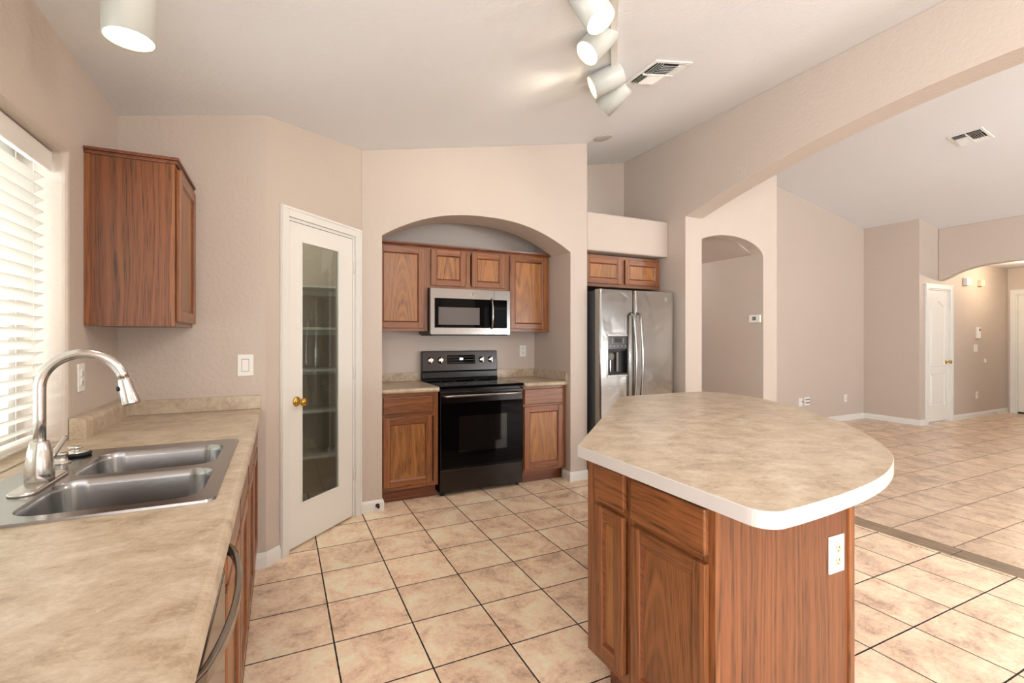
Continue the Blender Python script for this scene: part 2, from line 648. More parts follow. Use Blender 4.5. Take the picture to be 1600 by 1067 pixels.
# long wall with the wide arch between kitchen and great room
pts = []
for i in range(41):
    y = 3.513 - (3.513 + 1.1) * i / 40
    pts.append((y, 2.876 - 0.082 * abs(y - 1.2) ** 1.8))
bw = MB().prism([(4.75, 0), (3.52, 0), (3.52, 2.508)] + pts + [(-1.106, 2.508), (-1.106, 0), (-3.5, 0), (-3.5, zc(3.58)), (4.75, zc(3.58))], 'x', 3.58, 3.80)
struct('wall_great_arch', bw, WALL, 0.014, 3)

# hallway arch
ha = [(x, z) for x, z in arch(3.72, 4.762, 2.185, 2.385, 28)]
hw_ = MB().prism([(3.801, 0), (3.801, 2.255)] + [p for p in ha[::-1] if p[0] > 3.83] + [(4.762, 0), (4.985, 0), (4.985, zc(4.985)), (3.801, zc(3.801)), (3.801, 2.6), (3.8005, 2.6), (3.8005, 0)], 'y', 3.56, 3.70)
struct('wall_hall_arch', hw_, WALL)
struct('wall_hall_right', B(4.762, 4.985, 3.70, 7.0, 0, 3.6), WALL)
struct('wall_hall_end', B(3.6, 4.985, 7.0, 7.12, 0, 3.6), WALL)
struct('wall_hall_left', B(3.60, 3.72, 4.75, 7.0, 0, 3.0), WALL)
struct('wall_great_far', MB().prism([(4.985, 0), (8.6, 0), (8.6, zc(8.6)), (5.4, zc(5.4)), (4.985, zc(4.985))], 'y', 4.61, 4.75), WALL)
struct('wall_great_corner', MB().prism([(8.6, 0), (8.755, 0), (8.755, zc(8.755)), (8.6, zc(8.6))], 'y', 3.85, 4.75), WALL)
ew = MB().prism([(8.755, 0), (8.83, 0), (8.83, 2.065), (9.50, 2.065), (9.50, 0), (11.5, 0), (11.5, 2.6), (9.3, 2.6), (9.3, zc(9.3)), (8.755, zc(8.755))], 'y', 3.85, 3.97)
struct('wall_entry', ew, WALL)
hd = [(3.849, 2.19), (3.80, 2.205), (3.737, 2.232), (3.65, 2.28), (3.554, 2.318), (3.42, 2.352), (3.266, 2.373), (3.044, 2.380), (2.897, 2.378), (2.6, 2.36), (2.3, 2.30), (2.0, 2.2)]
hp = MB().prism([(3.849, 2.19)] + hd[1:] + [(2.0, 0), (-3.5, 0), (-3.5, zc(9.14)), (3.849, zc(9.14))], 'x', 9.14, 9.30)
struct('wall_entry_header', hp, WALL, 0.012, 3)
xw = MB().prism([(3.97, 0), (3.745, 0), (3.745, 2.07), (2.80, 2.07), (2.80, 0), (-3.5, 0), (-3.5, 2.6), (3.97, 2.6)], 'x', 11.5, 11.62)
struct('wall_front_door', xw, WALL)

# wall behind the camera: patio door and dining window openings, added to let light in
bk = MB()
bk.prism([(-0.97, 0), (0.0, 0), (0.0, 2.5), (-0.97, 2.42)], 'y', -3.5, -3.38)
bk.prism([(0.0, 2.15), (3.2, 2.15), (3.2, zc(3.2)), (0.0, 2.5)], 'y', -3.5, -3.38)
bk.prism([(3.2, 0), (4.5, 0), (4.5, zc(4.5)), (3.2, zc(3.2))], 'y', -3.5, -3.38)
bk.prism([(4.5, 0), (8.3, 0), (8.3, 0.5), (4.5, 0.5)], 'y', -3.5, -3.38)
bk.prism([(4.5, 2.15), (8.3, 2.15), (8.3, zc(8.3)), (5.4, zc(5.4)), (4.5, zc(4.5))], 'y', -3.5, -3.38)
bk.prism([(8.3, 0), (11.6, 0), (11.6, 3.0), (8.3, zc(8.3))], 'y', -3.5, -3.38)
struct('wall_rear', bk, WALL)


# patio door frame and dining window frame (behind the camera, invented as light openings)
wf = MB()
for x0, x1, z0, z1 in ((0.0, 0.07, 0, 2.15), (3.13, 3.2, 0, 2.15), (1.56, 1.64, 0, 2.15), (0.07, 3.13, 2.08, 2.15), (0.07, 3.13, 0, 0.07)):
    wf.box(x0, x1, -3.48, -3.42, z0, z1)
struct('window_2_added', wf, TRIMW)
wf = MB()
for x0, x1, z0, z1 in ((4.5, 4.57, 0.5, 2.15), (8.23, 8.3, 0.5, 2.15), (6.56, 6.64, 0.57, 2.08), (4.86, 4.93, 0.57, 2.08), (4.57, 8.23, 2.08, 2.15), (4.57, 8.23, 0.5, 0.57)):
    wf.box(x0, x1, -3.48, -3.42, z0, z1)
struct('window_3_added', wf, TRIMW)

# sink window: frame and glass
w1 = thing('window_1', '', '', (-0.93, 0, 0), kind='structure')
f = MB()
for y0, y1, z0, z1 in ((WY0, WY0 + 0.05, WZ0, WZ1), (WY1 - 0.05, WY1, WZ0, WZ1), (WY0 + 0.05, WY1 - 0.05, WZ1 - 0.05, WZ1), (WY0 + 0.05, WY1 - 0.05, WZ0, WZ0 + 0.05), (1.70, 1.75, WZ0 + 0.05, WZ1 - 0.05)):
    f.box(-0.02, 0.02, y0, y1, z0, z1)
f.build('window_frame', TRIMW, w1)
B(-0.004, 0.0, WY0 + 0.05, WY1 - 0.05, WZ0 + 0.05, WZ1 - 0.05).build('window_pane', GLASS, w1)


# baseboards
def baseboard(name, path, h=0.085, th=0.014):
    P = [Vector((x, y)) for x, y in path]
    offs = []
    for i, p in enumerate(P):
        ns = []
        if i > 0:
            d = (P[i] - P[i - 1]).normalized(); ns.append(Vector((d.y, -d.x)))
        if i < len(P) - 1:
            d = (P[i + 1] - P[i]).normalized(); ns.append(Vector((d.y, -d.x)))
        n = sum(ns, Vector((0, 0))).normalized()
        k = 1 / max(0.3, n.dot(ns[0]))
        offs.append(n * k)
    prof = [(0.0015, 0.0), (th, 0.0), (th, h * 0.72), (th * 0.75, h * 0.86), (th * 0.4, h), (0.0015, h)]
    rings = [[(P[i].x + offs[i].x * a, P[i].y + offs[i].y * a, b) for a, b in prof] for i in range(len(P))]
    return struct(name, MB().loops(rings, True, False), TRIMW)


def dp(s, n=0.0):
    q = PM @ Vector((s, n, 0))
    return (q.x, q.y)


baseboard('baseboard_pantry_left', [(-0.14, 3.12), (-0.076, 3.12), dp(0.098)])
baseboard('baseboard_pantry_right', [dp(0.878), (0.55, 3.752), (0.702, 3.752), (0.702, 3.80)])
baseboard('baseboard_pier', [(2.40, 3.875), (2.40, 3.752), (2.584, 3.752), (2.584, 3.80)])
baseboard('baseboard_great_far', [(4.985, 3.60), (4.985, 4.61), (8.6, 4.61), (8.6, 3.85), (8.735, 3.85)])
baseboard('baseboard_entry', [(9.60, 3.85), (11.5, 3.85), (11.5, 3.84)])
baseboard('baseboard_hall', [(4.762, 3.57), (4.762, 3.56), (4.985, 3.56), (4.985, 3.59)])
baseboard('baseboard_arch_pier', [(3.58, 3.60), (3.58, 3.52), (3.80, 3.52), (3.80, 3.55)])


# ------------------------------------------------------------ doors
def casing(parent, x0, x1, h, wd=0.062, th=0.016):
    """door casing around an opening, local x along the wall, y = 0 at the wall face, -y to the room"""
    m = MB()
    m.box(x0 - wd, x0, -th, 0.0, 0, h + wd)
    m.box(x1, x1 + wd, -th, 0.0, 0, h + wd)
    m.box(x0, x1, -th, 0.0, h, h + wd)
    m.box(x0 - wd * 0.95, x0 - wd * 0.7, -th - 0.006, -th, 0, h + wd * 0.95)
    m.box(x1 + wd * 0.7, x1 + wd * 0.95, -th - 0.006, -th, 0, h + wd * 0.95)
    m.box(x0 - wd * 0.7, x1 + wd * 0.7, -th - 0.006, -th, h + wd * 0.7, h + wd * 0.95)
    m.build('door_casing', TRIMW, parent, 0.004)
    j = MB()
    j.box(x0, x0 + 0.018, 0, 0.115, 0, h)
    j.box(x1 - 0.018, x1, 0, 0.115, 0, h)
    j.box(x0 + 0.018, x1 - 0.018, 0, 0.115, h - 0.018, h)
    j.build('door_jamb', TRIMW, parent)


def knob(parent, x, y, z, m=BRASS, d=-1):
    k = MB()
    k.lathe([(0.001, 0), (0.031, 0.001), (0.031, 0.005), (0.022, 0.010), (0.011, 0.014), (0.010, 0.034), (0.020, 0.040), (0.027, 0.052), (0.027, 0.064), (0.020, 0.073), (0.002, 0.076)], (x, y, z), (0, d, 0))
    return k.build('door_knob', m, parent, label='polished brass door knob')


def hinges(parent, x, y, zz):
    for z in zz:
        h = MB()
        h.cyl((x, y, z - 0.045), (x, y, z + 0.045), 0.006, 10)
        h.box(x - 0.003, x + 0.022, y + 0.004, y + 0.007, z - 0.045, z + 0.045)
        h.build('hinge', TRIMW, parent)


dr = thing('door_1', '', '', PA, PROT, kind='structure')
casing(dr, d0 + 0.006, d1 - 0.006, dh - 0.004)
lx0, lx1 = d0 + 0.027, d1 - 0.027
gx0, gx1, gz0, gz1 = lx0 + 0.093, lx1 - 0.127, 0.26, 1.935
gx0, gx1 = 0.278, 0.654
lf = MB()
lf.box(lx0, gx0, 0.006, 0.041, 0.015, 2.037)
lf.box(gx1, lx1, 0.006, 0.041, 0.015, 2.037)
lf.box(gx0, gx1, 0.006, 0.041, gz1, 2.037)
lf.box(gx0, gx1, 0.006, 0.041, 0.015, gz0)
lf.build('door_leaf', WHITE, dr)
st = MB()
for x0, x1, z0, z1 in ((gx0, gx0 + 0.014, gz0, gz1), (gx1 - 0.014, gx1, gz0, gz1), (gx0 + 0.014, gx1 - 0.014, gz1 - 0.014, gz1), (gx0 + 0.014, gx1 - 0.014, gz0, gz0 + 0.014)):
    st.box(x0, x1, 0.001, 0.018, z0, z1)
st.build('glazing_bead', WHITE, dr, 0.004)
B(gx0, gx1, 0.022, 0.026, gz0, gz1).build('glass_pane', PGLASS, dr)
knob(dr, 0.243, 0.006, 0.92)
hinges(dr, lx1 + 0.009, -0.004, (1.83, 1.06, 0.32))

# closet door in the entry
dr = thing('door_2', '', '', (8.83, 3.85, 0), kind='structure')
casing(dr, 0.0, 0.67, 2.065, 0.07)
lf = B(0.02, 0.65, 0.02, 0.055, 0.03, 2.045)
lf.build('door_leaf', WHITE, dr)
pn = MB()


def ring_path(pts, r):
    return MB().tube(pts + [pts[0], pts[1]], r, 6)


up = [(0.13, 0.88), (0.54, 0.88), (0.54, 1.80)]
for i in range(13):
    a_ = i / 12
    up.append((0.54 - 0.41 * a_, 1.80 + 0.085 * (0.5 - 0.5 * math.cos(2 * PI * a_))))
pn.tube([(x, 0.021, z) for x, z in up + [up[0], up[1]]], 0.011, 6)
lo = [(0.13, 0.27), (0.54, 0.27), (0.54, 0.76), (0.13, 0.76), (0.13, 0.27), (0.54, 0.27)]
pn.tube([(x, 0.021, z) for x, z in lo], 0.011, 6)
pn.box(0.165, 0.505, 0.014, 0.022, 0.305, 0.725)
pn.box(0.165, 0.505, 0.014, 0.022, 0.915, 1.78)
pn.build('door_panel', WHITE, dr, 0.004)
knob(dr, 0.60, 0.02, 0.935)
hinges(dr, 0.012, 0.01, (1.82, 1.05, 0.28))

# front door at the end of the entry
dr = thing('door_3', '', '', (11.5, 3.745, 0), -PI / 2, kind='structure')
casing(dr, 0.0, 0.945, 2.07, 0.075)
B(0.02, 0.925, 0.02, 0.06, 0.03, 2.05).build('door_leaf', WHITE, dr)
hinges(dr, 0.012, 0.01, (1.82, 1.05, 0.28))
B(0.02, 0.925, 0.015, 0.06, 0.0, 0.028).build('door_sweep', BLACKM, dr)


# ------------------------------------------------------------ cabinets
def cab_door(parent, x0, x1, z0, z1, yf=0.0, st_=0.052, th=0.02, arch_panel=PANV):
    d = MB()
    d.mat(OAKV)
    d.box(x0, x0 + st_, yf - th, yf, z0, z1)
    d.box(x1 - st_, x1, yf - th, yf, z0, z1)
    d.mat(OAKH)
    d.box(x0 + st_, x1 - st_, yf - th + 0.0008, yf, z0, z0 + st_)
    d.box(x0 + st_, x1 - st_, yf - th + 0.0008, yf, z1 - st_, z1)
    # bead sloping down to the panel
    o_ = [(x0 + st_, z0 + st_), (x1 - st_, z0 + st_), (x1 - st_, z1 - st_), (x0 + st_, z1 - st_)]
    b_ = 0.009
    i_ = [(x0 + st_ + b_, z0 + st_ + b_), (x1 - st_ - b_, z0 + st_ + b_), (x1 - st_ - b_, z1 - st_ - b_), (x0 + st_ + b_, z1 - st_ - b_)]
    d.mat(OAKD)
    for k in range(4):
        q = (k + 1) % 4
        d.add([(o_[k][0], yf - th + 0.004, o_[k][1]), (o_[q][0], yf - th + 0.004, o_[q][1]), (i_[q][0], yf - 0.0095, i_[q][1]), (i_[k][0], yf - 0.0095, i_[k][1])], [(0, 1, 2, 3)])
    o = d.build('door', None, parent, 0.0035)
    B(x0 + st_, x1 - st_, yf - 0.009, yf - 0.002, z0 + st_, z1 - st_).build('panel', arch_panel, o)
    return o


def drawer_front(parent, x0, x1, z0, z1, yf=0.0, th=0.02):
    return B(x0, x1, yf - th, yf, z0, z1).build('drawer', OAKH, parent, 0.006, 3)


def cabinet(name, label, cat, loc, rotz, w_, d_, z0, z1, doors=(), drawers=(), toe=0.0, rails=(), stiles=(), group=None, top=True, side=OAKV, ff=0.038):
    """rails: z centre lines, stiles: x centre lines of the face frame"""
    t = thing(name, label, cat, loc, rotz, group)
    c = MB()
    p = 0.016
    c.box(0, p, 0.019, d_, z0, z1)
    c.box(w_ - p, w_, 0.019, d_, z0, z1)
    c.box(p, w_ - p, 0.019, d_ - 0.006, z0, z0 + p)
    c.box(p, w_ - p, d_ - 0.008, d_, z0, z1)
    if top:
        c.box(p, w_ - p, 0.019, d_ - 0.008, z1 - p, z1)
    c.build('carcass', side, t)
    fr = MB().mat(OAKV)
    fr.box(0, ff, 0, 0.019, z0, z1)
    fr.box(w_ - ff, w_, 0, 0.019, z0, z1)
    for x in stiles:
        fr.box(x - ff / 2, x + ff / 2, 0, 0.019, z0 + ff, z1 - ff)
    fr.mat(OAKH)
    fr.box(ff, w_ - ff, 0.0005, 0.019, z0, z0 + ff)
    fr.box(ff, w_ - ff, 0.0005, 0.019, z1 - ff, z1)
    for z in rails:
        fr.box(ff, w_ - ff, 0.0008, 0.018, z - ff / 2, z + ff / 2)
    fr.build('face_frame', None, t)
    for q in doors:
        cab_door(t, *q)
    for q in drawers:
        drawer_front(t, *q)
    if toe:
        k = MB()
        k.box(0.0, w_, toe, toe + 0.016, 0, z0)
        k.box(0.0, 0.016, toe + 0.016, d_, 0, z0)
        k.box(w_ - 0.016, w_, toe + 0.016, d_, 0, z0)
        k.build('toe_kick', OAKD, t)
    return t


# base cabinets on both sides of the range
cabinet('base_cabinet', 'oak base cabinet left of the black range, one drawer over one door', 'cabinet', (0.703, 3.83, 0), 0,
        0.463, 0.615, 0.112, 0.874, [(0.020, 0.412, 0.14, 0.685)], [(0.020, 0.418, 0.717, 0.846)], 0.075, [0.70])
cabinet('base_cabinet', 'oak base cabinet right of the black range, one drawer over one door', 'cabinet', (1.953, 3.83, 0), 0,
        0.444, 0.615, 0.112, 0.874, [(0.005, 0.402, 0.14, 0.70)], [(0.005, 0.402, 0.72, 0.856)], 0.075, [0.71])


def counter_profile(x0, x1, y0, y1):
    """slab whose front edge (y0 side) is rolled"""
    m = MB()
    r = 0.019
    pr = [(y1, 0.8745), (y1, 0.914)]
    for i in range(9):
        a_ = PI / 2 + PI * i / 8
        pr.append((y0 + r + r * math.cos(a_), 0.895 + r * math.sin(a_) * (0.0195 / r)))
    pr.append((y0 + r, 0.8755))
    m.prism(pr, 'x', x0, x1)
    return m


ct = thing('countertop', 'short beige laminate countertop left of the range, with low backsplash', 'countertop', (0.703, 3.80, 0))
counter_profile(0, 0.468, 0, 0.649).build('worktop', LAM, ct)
B(0, 0.468, 0.629, 0.649, 0.9145, 0.992).build('backsplash', LAM, ct, 0.003)
ct = thing('countertop', 'short beige laminate countertop right of the range, splash wrapping the corner', 'countertop', (1.954, 3.80, 0))
counter_profile(0, 0.4455, 0, 0.649).build('worktop', LAM, ct)
B(0, 0.4255, 0.629, 0.649, 0.9145, 0.998).build('backsplash', LAM, ct, 0.003)
B(0.4255, 0.4455, 0.0, 0.649, 0.9145, 0.998).build('side_splash', LAM, ct, 0.003)

# upper cabinets in the alcove
UY = 4.13
cabinet('wall_cabinet', 'tall oak wall cabinet left of the microwave with cathedral grain door', 'cabinet', (0.703, UY, 0), 0,
        0.462, 0.318, 1.375, 2.108, [(0.022, 0.428, 1.40, 2.095, 0.0, 0.052, 0.02, CATH_A)], group=None)
cabinet('wall_cabinet', 'short two-door oak wall cabinet directly above the microwave', 'cabinet', (1.166, UY, 0), 0,
        0.762, 0.318, 1.757, 2.108, [(0.024, 0.348, 1.778, 2.095), (0.406, 0.734, 1.778, 2.095, 0.0, 0.052, 0.02, CATH_B)], stiles=[0.377], group=None)
cabinet('wall_cabinet', 'tall oak wall cabinet right of the microwave beside the alcove wall', 'cabinet', (1.929, UY, 0), 0,
        0.462, 0.318, 1.375, 2.108, [(0.028, 0.428, 1.40, 2.094)], group=None)
cr = MB().prism([(4.11, 2.109), (4.118, 2.109), (4.118, 2.1085), (4.30, 2.1085), (4.30, 2.118), (4.112, 2.118), (4.112, 2.136), (4.094, 2.136), (4.096, 2.124)], 'x', 0.704, 2.393)
tag(cr.build('crown_molding', OAKD), 'thin dark oak molding along the top of the alcove wall cabinets', 'molding')

# cabinet above the fridge
cabinet('wall_cabinet', 'two-door oak cabinet squeezed between the refrigerator and pot shelf', 'cabinet', (2.60, 3.84, 0), 0,
        0.945, 0.55, 1.812, 2.118, [(0.012, 0.440, 1.842, 2.09), (0.488, 0.925, 1.842, 2.09)], stiles=[0.464])

# corner cabinet by the sink window
cc = cabinet('wall_cabinet', 'oak wall cabinet hanging in the corner beside the sink window', 'cabinet', (-0.432, 2.644, 0), PI / 2,
             0.474, 0.322, 1.372, 2.108, [(0.018, 0.452, 1.392, 2.092)], side=PANW)
m = MB()
m.box(-0.0005, 0.008, 0.0, 0.012, 1.372, 2.108)
m.box(-0.004, 0.0, 0.302, 0.322, 1.372, 2.108)
m.build('side_trim', OAKV, cc)
m = MB().prism([(-0.018, -0.018), (0.472, -0.018), (0.472, 0.322), (-0.018, 0.322)], 'z', 2.123, 2.136)
m.prism([(-0.010, -0.010), (0.472, -0.010), (0.472, 0.322), (-0.010, 0.322)], 'z', 2.1085, 2.123)
m.build('crown', OAKD, cc, 0.003)

# left run of base cabinets and dishwasher
LX = -0.135
cabinet('base_cabinet', 'oak base cabinet under the counter end, nearest the pantry', 'cabinet', (LX, 2.215, 0), PI / 2,
        0.90, 0.60, 0.112, 0.874, [(0.02, 0.435, 0.14, 0.70), (0.465, 0.88, 0.14, 0.70)], [(0.02, 0.435, 0.72, 0.85), (0.465, 0.88, 0.72, 0.85)], 0.07, [0.71], [0.45])
cabinet('base_cabinet', 'oak sink base cabinet between the dishwasher and the end cabinet', 'cabinet', (LX, 1.335, 0), PI / 2,
        0.878, 0.60, 0.112, 0.874, [(0.02, 0.425, 0.14, 0.70), (0.453, 0.858, 0.14, 0.70)], [(0.02, 0.425, 0.72, 0.85), (0.453, 0.858, 0.72, 0.85)], 0.07, [0.71], [0.439], top=False)
cabinet('base_cabinet', 'oak base cabinet on the near side of the dishwasher', 'cabinet', (LX, -0.60, 0), PI / 2,
        1.31, 0.60, 0.112, 0.874, [(0.02, 0.64, 0.14, 0.70), (0.67, 1.29, 0.14, 0.70)], [(0.02, 0.64, 0.72, 0.85), (0.67, 1.29, 0.72, 0.85)], 0.07, [0.71], [0.655])
dw = thing('dishwasher', 'stainless dishwasher with bowed bar handle under the sink counter', 'dishwasher', (LX, 0.722, 0), PI / 2)
B(0, 0.60, 0.02, 0.58, 0.10, 0.872).build('tub', BLACKM, dw)
B(0.003, 0.597, -0.018, 0.02, 0.115, 0.775).build('door', STEEL, dw, 0.004)
B(0.003, 0.597, -0.016, 0.02, 0.78, 0.870).build('control_panel', SLATE, dw, 0.004)
B(0.0, 0.60, 0.05, 0.07, 0.0, 0.10).build('toe_kick', BLACKM, dw)
m = MB()
pth = []
for i in range(21):
    u = i / 20
    pth.append((0.05 + 0.50 * u, -0.024 - 0.040 * math.sin(PI * u) ** 0.6, 0.845))
rings = []
for p in pth:
    rings.append([(p[0], p[1] - 0.004, p[2] - 0.016), (p[0], p[1] + 0.004, p[2] - 0.016), (p[0], p[1] + 0.006, p[2] + 0.010), (p[0], p[1] - 0.006, p[2] + 0.010)])
m.loops(rings, True, False)
m.box(0.045, 0.062, -0.030, -0.015, 0.829, 0.856)
m.box(0.538, 0.555, -0.030, -0.015, 0.829, 0.856)
m.build('handle', STEEL, dw, 0.003)

# long counter with sink cut-out
SX0, SX1, SY0, SY1 = -0.700, -0.148, 1.400, 2.200
lc = thing('countertop', 'long beige laminate counter with inset sink below the window', 'countertop', (0, 0, 0))
m = MB()
Z0, Z1 = 0.8745, 0.914
cx0, cx1, cy0, cy1 = SX0 + 0.012, SX1 - 0.012, SY0 + 0.012, SY1 - 0.012
m.box(-0.754, cx1, -0.6, cy0, Z0, Z1)
m.box(-0.754, cx1, cy1, 3.118, Z0, Z1)
m.box(-0.754, cx0, cy0, cy1, Z0, Z1)
pr = [(cx1, Z0), (cx1, Z1)]
r = 0.019
fx = -0.095
for i in range(9):
    a_ = PI / 2 - PI * i / 8
    pr.append((fx - r + r * math.cos(a_), 0.895 + 0.019 * math.sin(a_)))
m.prism(pr, 'y', -0.6, 3.118)
m.build('worktop', LAM, lc)
B(-0.733, -0.100, 3.098, 3.118, 0.9145, 0.991).build('backsplash', LAM, lc, 0.003)
pr = [(-0.7535, 0.9145), (-0.700, 0.9145), (-0.700, 0.975)]
for i in range(7):
    a_ = PI / 2 * i / 6
    pr.append((-0.722 + 0.022 * math.cos(a_), 0.978 + 0.022 * math.sin(a_)))
pr += [(-0.7535, 1.0)]
MB().prism(pr, 'y', 2.478, 3.096).build('side_splash', LAM, lc)


# sink
def rrect(x0, x1, y0, y1, r, n=7):
    out = []
    for cx, cy, a0 in ((x1 - r, y1 - r, 0), (x0 + r, y1 - r, PI / 2), (x0 + r, y0 + r, PI), (x1 - r, y0 + r, 3 * PI / 2)):
        for i in range(n + 1):
            a_ = a0 + PI / 2 * i / n
            out.append((cx + r * math.cos(a_), cy + r * math.sin(a_)))
    return out


sk = thing('kitchen_sink', 'double bowl stainless sink set into the counter under the window', 'sink', (0, 0, 0))
outer = rrect(SX0, SX1, SY0, SY1, 0.03)
bowls = [(-0.555, -0.182, 1.442, 1.758), (-0.555, -0.188, 1.800, 2.120)]
holes = [rrect(b[0], b[1], b[2], b[3], 0.065) for b in bowls]
ZS = 0.9205
flat = outer + holes[0] + holes[1]
tri = tessellate_polygon([[Vector((x, y, 0)) for x, y in l] for l in (outer, holes[0], holes[1])])
m = MB()
m.add([(x, y, ZS) for x, y in flat], [tuple(t) for t in tri])
m.loops([[(x, y, ZS) for x, y in outer], [(x * 1.0 + (0.002 if x > -0.42 else -0.002), y + (0.002 if y > 1.8 else -0.002), 0.9145) for x, y in outer]], False)
m.build('rim', SINKM, sk)
for b in bowls:
    m = MB()
    rings = []
    for ins, z, r in ((0, ZS, 0.065), (0.003, ZS - 0.004, 0.064), (0.006, ZS - 0.02, 0.062), (0.016, 0.77, 0.058), (0.024, 0.748, 0.055), (0.045, 0.736, 0.045), (0.10, 0.732, 0.03), (0.14, 0.731, 0.02)):
        rings.append([(x, y, z) for x, y in rrect(b[0] + ins, b[1] - ins, b[2] + ins, b[3] - ins, r)])
    m.loops(rings[::-1], False)
    n_ = len(rings[0])
    m.add(rings[-1], [tuple(range(n_))])
    o = m.build('bowl', SINKM, sk)
    cx_, cy_ = (b[0] + b[1]) / 2, (b[2] + b[3]) / 2
    MB().lathe([(0.001, 0.0), (0.043, 0.0), (0.043, 0.003), (0.034, 0.003), (0.030, 0.0015), (0.001, 0.0015)], (cx_, cy_, 0.7315), n=24).build('drain', CHROME, o)

# faucet
fc = thing('kitchen_faucet', 'brushed nickel gooseneck pull-down faucet standing behind the sink', 'faucet', (-0.592, 1.745, 0.9207))
plate = []
for x, y in rrect(-0.030, 0.030, -0.125, 0.125, 0.029, 8):
    plate.append((x, y))
MB().loops([[(x, y, 0.0) for x, y in plate], [(x, y, 0.005) for x, y in plate], [(x * 0.85, y * 0.965, 0.009) for x, y in plate]], True).build('deck_plate', NICKEL, fc)
MB().lathe([(0.031, 0.009), (0.031, 0.03), (0.0295, 0.06), (0.026, 0.09), (0.021, 0.115), (0.019, 0.118), (0.001, 0.118)], n=32).build('body', NICKEL, fc)
pth = [(0, 0, 0.10), (0, 0, 0.18), (0, 0, 0.262)]
R_ = 0.093
for i in range(1, 21):
    a_ = PI * 0.93 * i / 20
    pth.append((R_ - R_ * math.cos(a_), 0, 0.262 + R_ * math.sin(a_)))
dirv = Vector((math.sin(PI * 0.93) * -1 * -1, 0, math.cos(PI * 0.93))).normalized()
MB().tube(pth, 0.0135, 18).build('spout', NICKEL, fc)
e = Vector(pth[-1])
dv = Vector((0.24, 0, -0.97)).normalized()
h = MB().lathe([(0.0140, 0.0), (0.0145, 0.004), (0.0165, 0.012), (0.0195, 0.045), (0.0225, 0.072), (0.0215, 0.078), (0.001, 0.078)], e, dv, 26).build('spray_head', NICKEL, fc)
bq = e + dv * 0.030 + Vector((-0.0165, -0.004, 0))
MB().lathe([(0.007, 0), (0.007, 0.006), (0.001, 0.007)], bq, (-1, 0, -0.2), 12).build('spray_button', BLACKM, h)
m = MB()
m.tube([(0, 0.018, 0.042), (0.002, 0.040, 0.050)], 0.012, 14)
m.tube([(0.002, 0.036, 0.048), (0.006, 0.07, 0.066), (0.014, 0.125, 0.100), (0.016, 0.132, 0.104)], [0.009, 0.008, 0.0065, 0.005], 12)
m.build('lever', NICKEL, fc)
cp = MB().lathe([(0.027, 0), (0.027, 0.004), (0.018, 0.006), (0.017, 0.026), (0.020, 0.027), (0.019, 0.032), (0.001, 0.034)], (-0.632, 2.010, 0.9207), n=24)
tag(cp.build('soap_dispenser_cap', NICKEL), 'small round nickel cap on the sink deck beside the faucet', 'cap')
sp = thing('sink_stopper', 'black rubber and steel sink stopper resting on the sink deck corner', 'stopper', (-0.625, 2.115, 0.9207))
MB().lathe([(0.001, 0.0), (0.040, 0.0), (0.043, 0.006), (0.041, 0.011), (0.001, 0.011)]).build('rubber_disc', RUBBER, sp)
MB().lathe([(0.036, 0.011), (0.034, 0.015), (0.012, 0.017), (0.012, 0.024), (0.021, 0.026), (0.021, 0.031), (0.001, 0.032)]).build('steel_knob', CHROME, sp)

# ------------------------------------------------------------ blind in the sink window
bl = thing('window_blind', 'white horizontal slat blind hanging in the window above the sink', 'blind', (-0.835, 0, 0))
bl_l, bl_r = WY0 + 0.01, WY1 - 0.012
B(0.022, 0.038, bl_l, bl_r, 1.962, 2.040).build('valance', WHITE, bl, 0.004)
B(-0.025, 0.020, bl_l + 0.005, bl_r - 0.01, 1.995, 2.040).build('headrail', WHITE, bl)
m = MB()
ns = 22
for k in range(ns):
    z = 0.985 + k * 0.0445
    tilt = math.radians(38)
    rg = []
    for q in range(6):
        u = -0.025 + 0.05 * q / 5
        crown_ = 0.0025 * (1 - (u / 0.025) ** 2)
        xx = u * math.cos(tilt) - crown_ * math.sin(tilt)
        zz = u * math.sin(tilt) + crown_ * math.cos(tilt)
        rg.append((xx, zz))
    t2 = [(x - 0.0, z_ - 0.0028) for x, z_ in rg[::-1]]
    m.prism([(x, z_ + z) for x, z_ in rg + t2], 'y', bl_l + 0.012, bl_r - 0.022)
m.build('slats', SLAT, bl)
B(-0.022, 0.022, bl_l + 0.012, bl_r - 0.022, 0.935, 0.952).build('bottom_rail', WHITE, bl, 0.004)
for y in (WY0 + 0.15, WY1 - 0.13, (WY0 + WY1) / 2):
    for x in (-0.024, 0.024):
        MB().cyl((x, y, 0.95), (x, y, 2.0), 0.0011, 6).build('ladder_cord', WHITE, bl)

struct('trim_2', B(-0.96, -0.756, WY0 + 0.002, WY1 - 0.002, 0.9142, 0.9185), LAM)

# blind in the dining window behind the camera (seen mirrored in the appliances)
bl = thing('window_blind', 'white slat blind in the wide dining window on the rear wall', 'blind', (0, -3.36, 0))
B(4.55, 8.25, -0.015, 0.04, 2.10, 2.16).build('headrail', WHITE, bl)
m = MB()
for k in range(33):
    z = 0.56 + k * 0.047
    m.box(4.57, 8.23, -0.024, 0.024, z, z + 0.003)
m.build('slats', SLAT, bl)
B(4.57, 8.23, -0.02, 0.02, 0.52, 0.535).build('bottom_rail', WHITE, bl)


